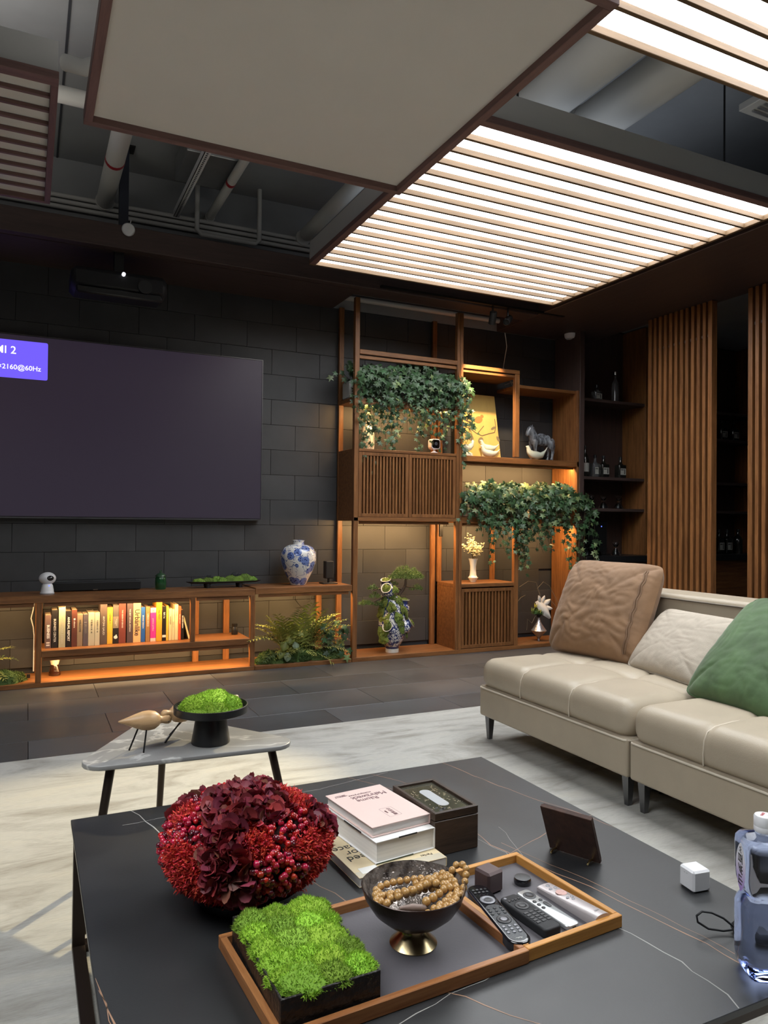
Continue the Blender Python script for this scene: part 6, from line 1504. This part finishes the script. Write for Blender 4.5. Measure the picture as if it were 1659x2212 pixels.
BOX, BOY = 1.166, .874
t = thing('water_bottle', 'large clear blue-tinted plastic water bottle at the right edge of the table', 'bottle', (BOX, BOY, TZ + .0005), R(-29)); t.scale = (.93, .93, .94)
pet_m = bpy.data.materials.new('blue_pet'); pet_m.use_nodes = True; pn = NT(pet_m)
pn.b.inputs['Base Color'].default_value = (.80, .86, 1.0, 1); pn.b.inputs['Roughness'].default_value = .03; pn.b.inputs['Transmission Weight'].default_value = 1; pn.b.inputs['IOR'].default_value = 1.31
va = pn.add('ShaderNodeVolumeAbsorption'); va.inputs['Color'].default_value = (.36, .52, 1.0, 1); va.inputs['Density'].default_value = 6.0
pn.link(va.outputs[0], pn.n['Material Output'].inputs['Volume'])
def sq(h2, z, r_, k=14):
    return [(x, y, z) for x, y in rrect(h2 * 2, h2 * 2, r_, k // 3)]
secs = [(.030, 0.0, .012), (.036, .003, .014), (.0415, .014, .016), (.043, .030, .016), (.043, .058, .016), (.0425, .075, .015), (.043, .095, .016), (.043, .120, .016), (.0405, .131, .016), (.0365, .139, .016), (.0355, .146, .016), (.0385, .156, .016), (.0415, .168, .016), (.0425, .185, .016), (.0425, .215, .016), (.0430, .232, .016), (.0425, .243, .018), (.038, .250, .018), (.026, .254, .018), (.0165, .258, .0150), (.0150, .266, .0140), (.0150, .276, .0140)]
q = MB(); n_ = None
for h2, z, r_ in secs:
    ring = sq(h2, z, min(r_, h2 * .95)); n_ = len(ring); q.v.extend(ring)
for i in range(len(secs) - 1):
    for j in range(n_): j2 = (j + 1) % n_; q.f.append((i * n_ + j, i * n_ + j2, (i + 1) * n_ + j2, (i + 1) * n_ + j))
q.f.append(tuple(reversed(range(n_)))); q.f.append(tuple((len(secs) - 1) * n_ + j for j in range(n_)))
part('body', q, pet_m, t, 50, world=False)
q = MB(); q.lathe([(0, .262), (.0185, .262), (.0190, .264), (.0190, .271), (.0186, .272), (.0190, .273), (.0190, .288), (.0172, .291), (0, .2915)], 36); cap = part('cap', q, white_plastic, t, 40, world=False)
tmesh('cap_lettering', '百岁山', .0060, cap, pm('red_ink', (.55, .05, .06), .5), frame((-.003, .003, .2918), (-.6, -.8, 0), (.8, -.6, 0))); 
q = MB(); q.tube([(.004, -.004, .2919), (.006, -.006, .2919), (.008, -.004, .2919), (.010, -.007, .2919)], .0006, 4); part('cap_mark', q, pm('navy_ink', (.02, .03, .15), .5), cap, world=False)
q = MB(); q.grid(lambda u, v: (-.0434 + .0, -.040 + .0 + (.0 + (u * .044) * math.sin(PI * v) ** .5) + .002, .118 + .118 * v) if True else 0, 8, 18)
q = MB(); V = []
for i in range(19):
    v = i / 18; wd = .021 * math.sin(PI * min(.995, max(.005, v))) ** .6
    for j in range(7): V.append((-.0437, (j / 6 * 2 - 1) * wd, .150 + .088 * v))
q.add(V, [(i * 7 + j, i * 7 + j + 1, (i + 1) * 7 + j + 1, (i + 1) * 7 + j) for i in range(18) for j in range(6)])
lbm = bpy.data.materials.new('lilac_label'); lbm.use_nodes = True; ln_ = NT(lbm); tc = ln_.add('ShaderNodeTexCoord'); sx = ln_.add('ShaderNodeSeparateXYZ'); ln_.link(tc.outputs['Object'], sx.inputs[0])
mr = ln_.add('ShaderNodeMapRange'); mr.inputs['From Min'].default_value = .15; mr.inputs['From Max'].default_value = .215; ln_.link(sx.outputs['Z'], mr.inputs['Value'])
mx = ln_.add('ShaderNodeMix', data_type='RGBA'); mx.inputs[6].default_value = (.36, .22, .62, 1); mx.inputs[7].default_value = (.78, .77, .82, 1); ln_.link(mr.outputs[0], mx.inputs['Factor']); ln_.link(mx.outputs[2], ln_.b.inputs['Base Color'])
lab_o = part('label', q, lbm, t, world=False)
tmesh('label_lettering', '百岁山', .020, lab_o, dark_ink, frame((-.0440, .002, .190), (0, 0, -1), (0, -1, 0)), bold=.0003)
tmesh('label_lettering', 'W', .012, lab_o, dark_ink, frame((-.0440, .002, .226), (0, 0, -1), (0, -1, 0)))
t = thing('key_fob', 'black key fob with a looped strap lying behind the water bottle', 'key fob', (1.247, .968, TZ + .0005))
q = MB(); q.box(-.030, .030, -.016, .016, .0, .020, .007, M=Matrix.Rotation(R(-35), 4, 'Z')); part('fob', q, black_plastic, t, 40, world=False)
q = MB(); q.tube([(-.022, .012, .012), (-.042, .022, .030), (-.062, .032, .040), (-.078, .040, .042), (-.088, .044, .034), (-.086, .043, .022), (-.068, .034, .010), (-.042, .022, .006), (-.020, .012, .009)], .0021, 7); part('strap', q, black_matte, t, 60, world=False)

# ---- remotes and small boxes in the oak tray ---------------------
def remote(name, label, a, b2, w_, h, mat, z0=TF, tip=.008, taper=1.0, top=None):
    """a and b2: far and near end points on the tray"""
    a = Vector((*a, z0)); b2 = Vector((*b2, z0)); L_ = (b2 - a).length; ang = math.atan2((a - b2).y, (a - b2).x) - PI / 2
    c = (a + b2) / 2; t = thing(name, label, 'remote control', tuple(c), ang); rs = min(tip, w_ * .49)
    q = MB(); q.prism([(x * (1 if y > 0 else taper), y) for x, y in rrect(w_, L_, rs, 6)], 0, h, min(h * .32, .004)); part('body', q, mat, t, 45, world=False)
    return t, L_, h
gb = pm('gloss_black', (.010, .010, .012), .12, coat=.6); btn_b = pm('black_rubber_key', (.03, .03, .033), .4); btn_s = pm('silver_key', (.22, .22, .24), .35, metal=.4)
def keys(t, spec, z, mat, nm='key'):
    for x, y, r_ in spec:
        q = MB(); q.lathe([(0, 0), (r_, 0), (r_, .0008), (r_ * .8, .0014), (0, .0015)], 12, (x, y, z)); part(nm, q, mat, t, 40, world=False)
def ringkey(t, y, z, r_, mat, mat2):
    q = MB(); q.lathe([(r_ * .55, 0), (r_, 0), (r_, .001), (r_ * .9, .0016), (r_ * .6, .0016), (r_ * .55, .001)], 26, (0, y, z)); part('ring_key', q, mat, t, 40, world=False)
    q = MB(); q.lathe([(0, 0), (r_ * .48, 0), (r_ * .45, .0016), (0, .002)], 20, (0, y, z)); part('centre_key', q, mat2, t, 40, world=False)
t, L_, h = remote('remote_control', 'large glossy black remote with two round pads, nearest the bead bowl', (.848, 1.305), (.812, 1.088), .046, .020, gb, tip=.022)
q = MB(); q.prism(rrect(.036, L_ * .58, .016, 6, 0, -L_ * .17), h, h + .0004); part('silver_plate', q, pm('dark_chrome_plate', (.035, .04, .045), .22, metal=.3), t, world=False)
ringkey(t, .044, h + .0004, .0155, btn_s, btn_b); ringkey(t, -.030, h + .0004, .0145, btn_b, btn_s)
keys(t, [(x, y, .0030) for y in (.075, .086) for x in (-.013, -.0045, .0045, .013)] + [(x, y, .0032) for y in (.012, .002, -.008) for x in (-.013, 0, .013)], h + .0004, btn_b)
keys(t, [(x, y, .0034) for y in (-.054, -.064, -.074) for x in (-.012, 0, .012)], h + .0004, btn_s)
tmesh('maker_lettering', 'Audio', .005, t, white_ink, frame((0, -.094, h + .0007), (-1, 0, 0), (0, -1, 0)))
t, L_, h = remote('remote_control', 'matte black remote with rows of narrow keys, second from the bead bowl', (.886, 1.243), (.897, 1.108), .043, .018, black_matte, tip=.009)
keys(t, [(-.013, .058, .0034)], h, btn_s); keys(t, [(x, .046, .0026) for x in (-.012, -.004, .004, .012)], h, btn_b); ringkey(t, .022, h, .0145, btn_b, btn_b)
for y in (-.004, -.013, -.022, -.031, -.040):
    for x in (-.013, 0, .013): q = MB(); q.box(x - .0045, x + .0045, y - .0028, y + .0028, h, h + .0012, .0005); part('key', q, btn_b, t, world=False)
t, L_, h = remote('remote_control', 'slim silver remote with a black round pad, third from the bead bowl', (.935, 1.262), (.948, 1.112), .034, .0095, pm('brushed_aluminium', (.62, .64, .65), .3, metal=.75), tip=.009)
q = MB(); q.lathe([(0, 0), (.0135, 0), (.0135, .0006), (.009, .0010), (.0085, .0006), (0, .0006)], 26, (0, .050, h)); part('touch_pad', q, btn_b, t, 40, world=False)
keys(t, [(-.008, .026, .0042), (.008, .026, .0042), (-.008, .013, .0042), (-.008, .000, .0042)], h, btn_b)
q = MB(); q.prism(rrect(.0085, .021, .0042, 6, .008, .0065), h, h + .0012, .0004); part('rocker_key', q, btn_b, t, 40, world=False)
q = MB(); q.box(-.0045, .0045, -L_ / 2 - .0004, -L_ / 2 + .0005, .004, .0066); part('charging_port', q, black_plastic, t, world=False)
sil = pm('champagne_plastic', (.52, .47, .47), .32, metal=.35)
a = Vector((.993, 1.262)); b2 = Vector((1.006, 1.098)); L_ = (b2 - a).length; ang = math.atan2((a - b2).y, (a - b2).x) - PI / 2
t = thing('remote_control', 'champagne silver wedge-shaped remote along the right side of the oak tray', 'remote control', ((a.x + b2.x) / 2, (a.y + b2.y) / 2, TF), ang)
def wedge(u, v):
    y = L_ / 2 - L_ * u; w2 = .0185; th = PI * v; hh = .012 + .013 * u
    return (-w2 * math.cos(th), y, hh * (.72 + .28 * math.sin(th)) if 0 < v < 1 else 0)
prof = [(-.0185, 0), (.0185, 0), (.0190, .006)]
q = MB(); V = []; nb_ = 14
for i in range(13):
    u = i / 12; y = L_ / 2 - L_ * u; hh = .011 + .013 * u
    ring = [(-.018, 0), (.018, 0)] + [(.019 * math.cos(PI * k / 10), hh * .72 + hh * .28 * math.sin(PI * k / 10)) for k in range(11)]
    V += [(x, y, z) for x, z in ring]
n_ = 13; F_ = [(i * n_ + j, i * n_ + (j + 1) % n_, (i + 1) * n_ + (j + 1) % n_, (i + 1) * n_ + j) for i in range(12) for j in range(n_)]
F_ = [tuple(reversed(f)) for f in F_] + [tuple(range(n_)), tuple(reversed([12 * n_ + j for j in range(n_)]))]
q.add(V, F_); part('body', q, sil, t, 40, world=False)
for y, x, r_, m_ in ((.070, 0, .0045, btn_s), (.055, -.006, .0036, btn_s), (.055, .007, .0036, btn_s), (.006, -.006, .0034, btn_s), (.006, .006, .0034, btn_s), (-.004, 0, .0034, btn_s)):
    zz = .011 + .013 * (.5 - y / L_); q = MB(); q.lathe([(0, -.001), (r_, -.001), (r_, .0008), (0, .0012)], 14, (x, y, zz)); part('key', q, m_, t, 40, world=False)
zz = .011 + .013 * (.5 - .030 / L_); q = MB(); q.lathe([(.006, -.001), (.012, -.001), (.0115, .0012), (.006, .0012)], 24, (0, .030, zz)); part('ring_key', q, pm('rose_gold', (.62, .40, .36), .25, metal=.9), t, 40, world=False)
tmesh('maker_lettering', 'audio', .006, t, MATS['grey_ring'], frame((.0, -.066, .0240), (-1, 0, 0), (0, -1, 0)))
t = thing('small_cube_speaker', 'small brown cube with soft edges standing in the far corner of the oak tray', 'cube', (.886, 1.3095, TF), R(12))
q = MB(); q.box(-.0225, .0225, -.0225, .0225, 0, .045, .0045); part('shell', q, pm('mauve_brown_plastic', (.095, .062, .062), .35, metal=.3), t, world=False)
t = thing('black_puck', 'round black disc lying in the oak tray beside the brown cube', 'disc', (.968, 1.302, TF))
q = MB(); q.lathe([(0, 0), (.0175, 0), (.0185, .003), (.0185, .009), (.0170, .0125), (.0120, .0132), (0, .0134)], 30); part('body', q, gb, t, 50, world=False)
q = MB(); q.lathe([(.0120, .0133), (.0170, .0128), (.0171, .0130), (.0120, .0136)], 30); part('rim', q, btn_b, t, 50, world=False)
t, L_, h = remote('remote_control', 'glossy black remote lying crosswise behind the bead bowl, half hidden', (.846, 1.350), (.815, 1.330), .034, .014, gb, tip=.012)

# ================================================================ side table
t = thing('side_table', 'rounded triangular marble side table on dark slanted legs', 'table', (.42, 2.35, .009))
T3 = [Vector((.105, 2.20)), Vector((.815, 2.165)), Vector((.425, 2.74))]
def round_poly(P, r_, n=7):
    out = []
    for i in range(len(P)):
        a, b2, c = P[i - 1], P[i], P[(i + 1) % len(P)]; d0 = (a - b2).normalized(); d1 = (c - b2).normalized()
        ha = math.acos(max(-1, min(1, d0.dot(d1)))) / 2; k = r_ / math.tan(ha); cc = b2 + (d0 + d1).normalized() * (r_ / math.sin(ha))
        p0 = b2 + d0 * k - cc; p1 = b2 + d1 * k - cc; a0 = math.atan2(p0.y, p0.x); a1 = math.atan2(p1.y, p1.x)
        while a1 - a0 > PI: a1 -= 2 * PI
        while a1 - a0 < -PI: a1 += 2 * PI
        for j in range(n + 1): g = a0 + (a1 - a0) * j / n; out.append((cc.x + r_ * math.cos(g), cc.y + r_ * math.sin(g)))
    return out
marb = bpy.data.materials.new('grey_marble'); marb.use_nodes = True; mt_ = NT(marb); tc = mt_.add('ShaderNodeTexCoord')
n1 = mt_.add('ShaderNodeTexNoise', Scale=6.0, Detail=6.0, Distortion=1.2); n2 = mt_.add('ShaderNodeTexNoise', Scale=3.2, Detail=5.0, Distortion=1.0)
mt_.link(tc.outputs['Object'], n1.inputs['Vector']); mt_.link(tc.outputs['Object'], n2.inputs['Vector'])
mx = mt_.add('ShaderNodeMix', data_type='RGBA'); mx.inputs[6].default_value = (.20, .198, .195, 1); mx.inputs[7].default_value = (.30, .297, .288, 1); mt_.link(n1.outputs[0], mx.inputs['Factor'])
sb = mt_.add('ShaderNodeMath', operation='SUBTRACT'); sb.inputs[1].default_value = .5; ab = mt_.add('ShaderNodeMath', operation='ABSOLUTE'); lt_ = mt_.add('ShaderNodeMapRange'); lt_.inputs['From Min'].default_value = 0; lt_.inputs['From Max'].default_value = .018; lt_.inputs['To Min'].default_value = .7; lt_.inputs['To Max'].default_value = 0
mt_.link(n2.outputs[0], sb.inputs[0]); mt_.link(sb.outputs[0], ab.inputs[0]); mt_.link(ab.outputs[0], lt_.inputs['Value'])
m2 = mt_.add('ShaderNodeMix', data_type='RGBA'); m2.inputs[7].default_value = (.58, .57, .55, 1); mt_.link(lt_.outputs[0], m2.inputs['Factor']); mt_.link(mx.outputs[2], m2.inputs[6]); mt_.link(m2.outputs[2], mt_.b.inputs['Base Color']); mt_.b.inputs['Roughness'].default_value = .3
q = MB(); q.prism(round_poly(T3, .062), .416, .430, .003); part('tabletop', q, marb, t, 35)
q = MB(); cen = sum(T3, Vector((0, 0))) / 3; q.prism(round_poly([cen + (p - cen) * .55 for p in T3], .03), .402, .4155); part('under_plate', q, frame_m, t, 35)
for hd, ft in (((.225, 2.235), (.150, 2.135)), ((.690, 2.215), (.765, 2.125)), ((.425, 2.56), (.425, 2.665))):
    a = Vector((*hd, .415)); b2 = Vector((*ft, .0095)); q = MB(); q.tube([a, b2], [.013, .0095], 12); part('leg', q, frame_m, t, 40)
# pedestal dish
t = thing('pedestal_dish', 'black pedestal dish heaped with bright green moss on the marble table', 'dish', (.522, 2.298, .4305))
q = MB(); q.lathe([(0, 0), (.058, 0), (.059, .003), (.048, .070), (.045, .088), (0, .09)], 40); part('pedestal', q, black_plastic, t, 40, world=False)
q = MB(); q.lathe([(0, .086), (.050, .088), (.106, .092), (.1125, .095), (.113, .116), (.1095, .117), (.107, .100), (0, .097)], 48); part('dish', q, black_plastic, t, 40, world=False)
q = MB(); rg = random.Random(31)
for x, y, rx, ry, h in ((.0, .0, .095, .092, .040), (.012, .0, .062, .060, .060), (-.045, -.005, .050, .052, .050), (.045, -.01, .048, .055, .046), (.0, .035, .06, .05, .05), (.0, -.045, .058, .045, .036)): moss_mound(q, (x, y, .098), rx, ry, h, 2600, .008, .0013, rg, lump=.10, seg=20)
part('moss', q, moss_m, t, world=False, kind='stuff')
q = MB(); q.ball((.085, .03, .125), (.010, .007, .007), 10, 6); part('snail_shell', q, pm('pale_shell', (.5, .38, .22), .4), t, 60, world=False)
# wooden birds
bw1, bw2 = (.40, .235, .11), (.55, .36, .19); birdwood = wood('pale_oak_bird', bw1, bw2, 'X', .35, 10)
def wbird(label, feet, body, head_dir, s=1.0, rz=0.0, tilt=4):
    """turned wooden bird: tip of the tail to the left of its own x axis"""
    t = thing('wooden_bird', label, 'figurine', (body[0], body[1], .4305)); o = Vector(LOC[t.name])
    M = Matrix.Translation((0, 0, body[2] - .4305)) @ Matrix.Rotation(R(rz), 4, 'Z') @ Matrix.Rotation(R(tilt), 4, 'Y') @ Matrix.Rotation(PI / 2, 4, 'Y')
    P = [(.0, -.070), (.003, -.067), (.011, -.045), (.020, -.022), (.0275, .0), (.0295, .018), (.0265, .036), (.018, .048), (.0115, .053), (.0105, .060), (.0125, .070), (.0125, .078), (.008, .085), (0, .087)]
    q = MB(); q.lathe([(r_ * s, z * s) for r_, z in P], 28, M=M); part('body', q, birdwood, t, 60, world=False)
    q = MB()
    for sg in (-1, 1): q.ball(tuple(M @ Vector((.004 * s, sg * .0120 * s, .075 * s))), .0018, 8, 5)
    part('eyes', q, black_plastic, t, world=False)
    for (fx, fy), u in zip(feet, (-.006, .012)):
        top_ = M @ Vector((.020 * s, (.012 if fy > body[1] else -.012) * s, u * s)); q = MB(); q.tube([top_, Vector((fx - o.x, fy - o.y, .0002))], .0026, 8); part('leg', q, black_metal, t, 40, world=False)
wbird('turned pale wood bird at the left of the marble table, tail pointing left', [(.283, 2.312), (.319, 2.272)], (.318, 2.300, .518), 1, 1.0, 4)
wbird('second pale wood bird turned away, beside the pedestal dish', [(.392, 2.345), (.420, 2.425)], (.462, 2.405, .502), 1, 1.0, 205, -8)
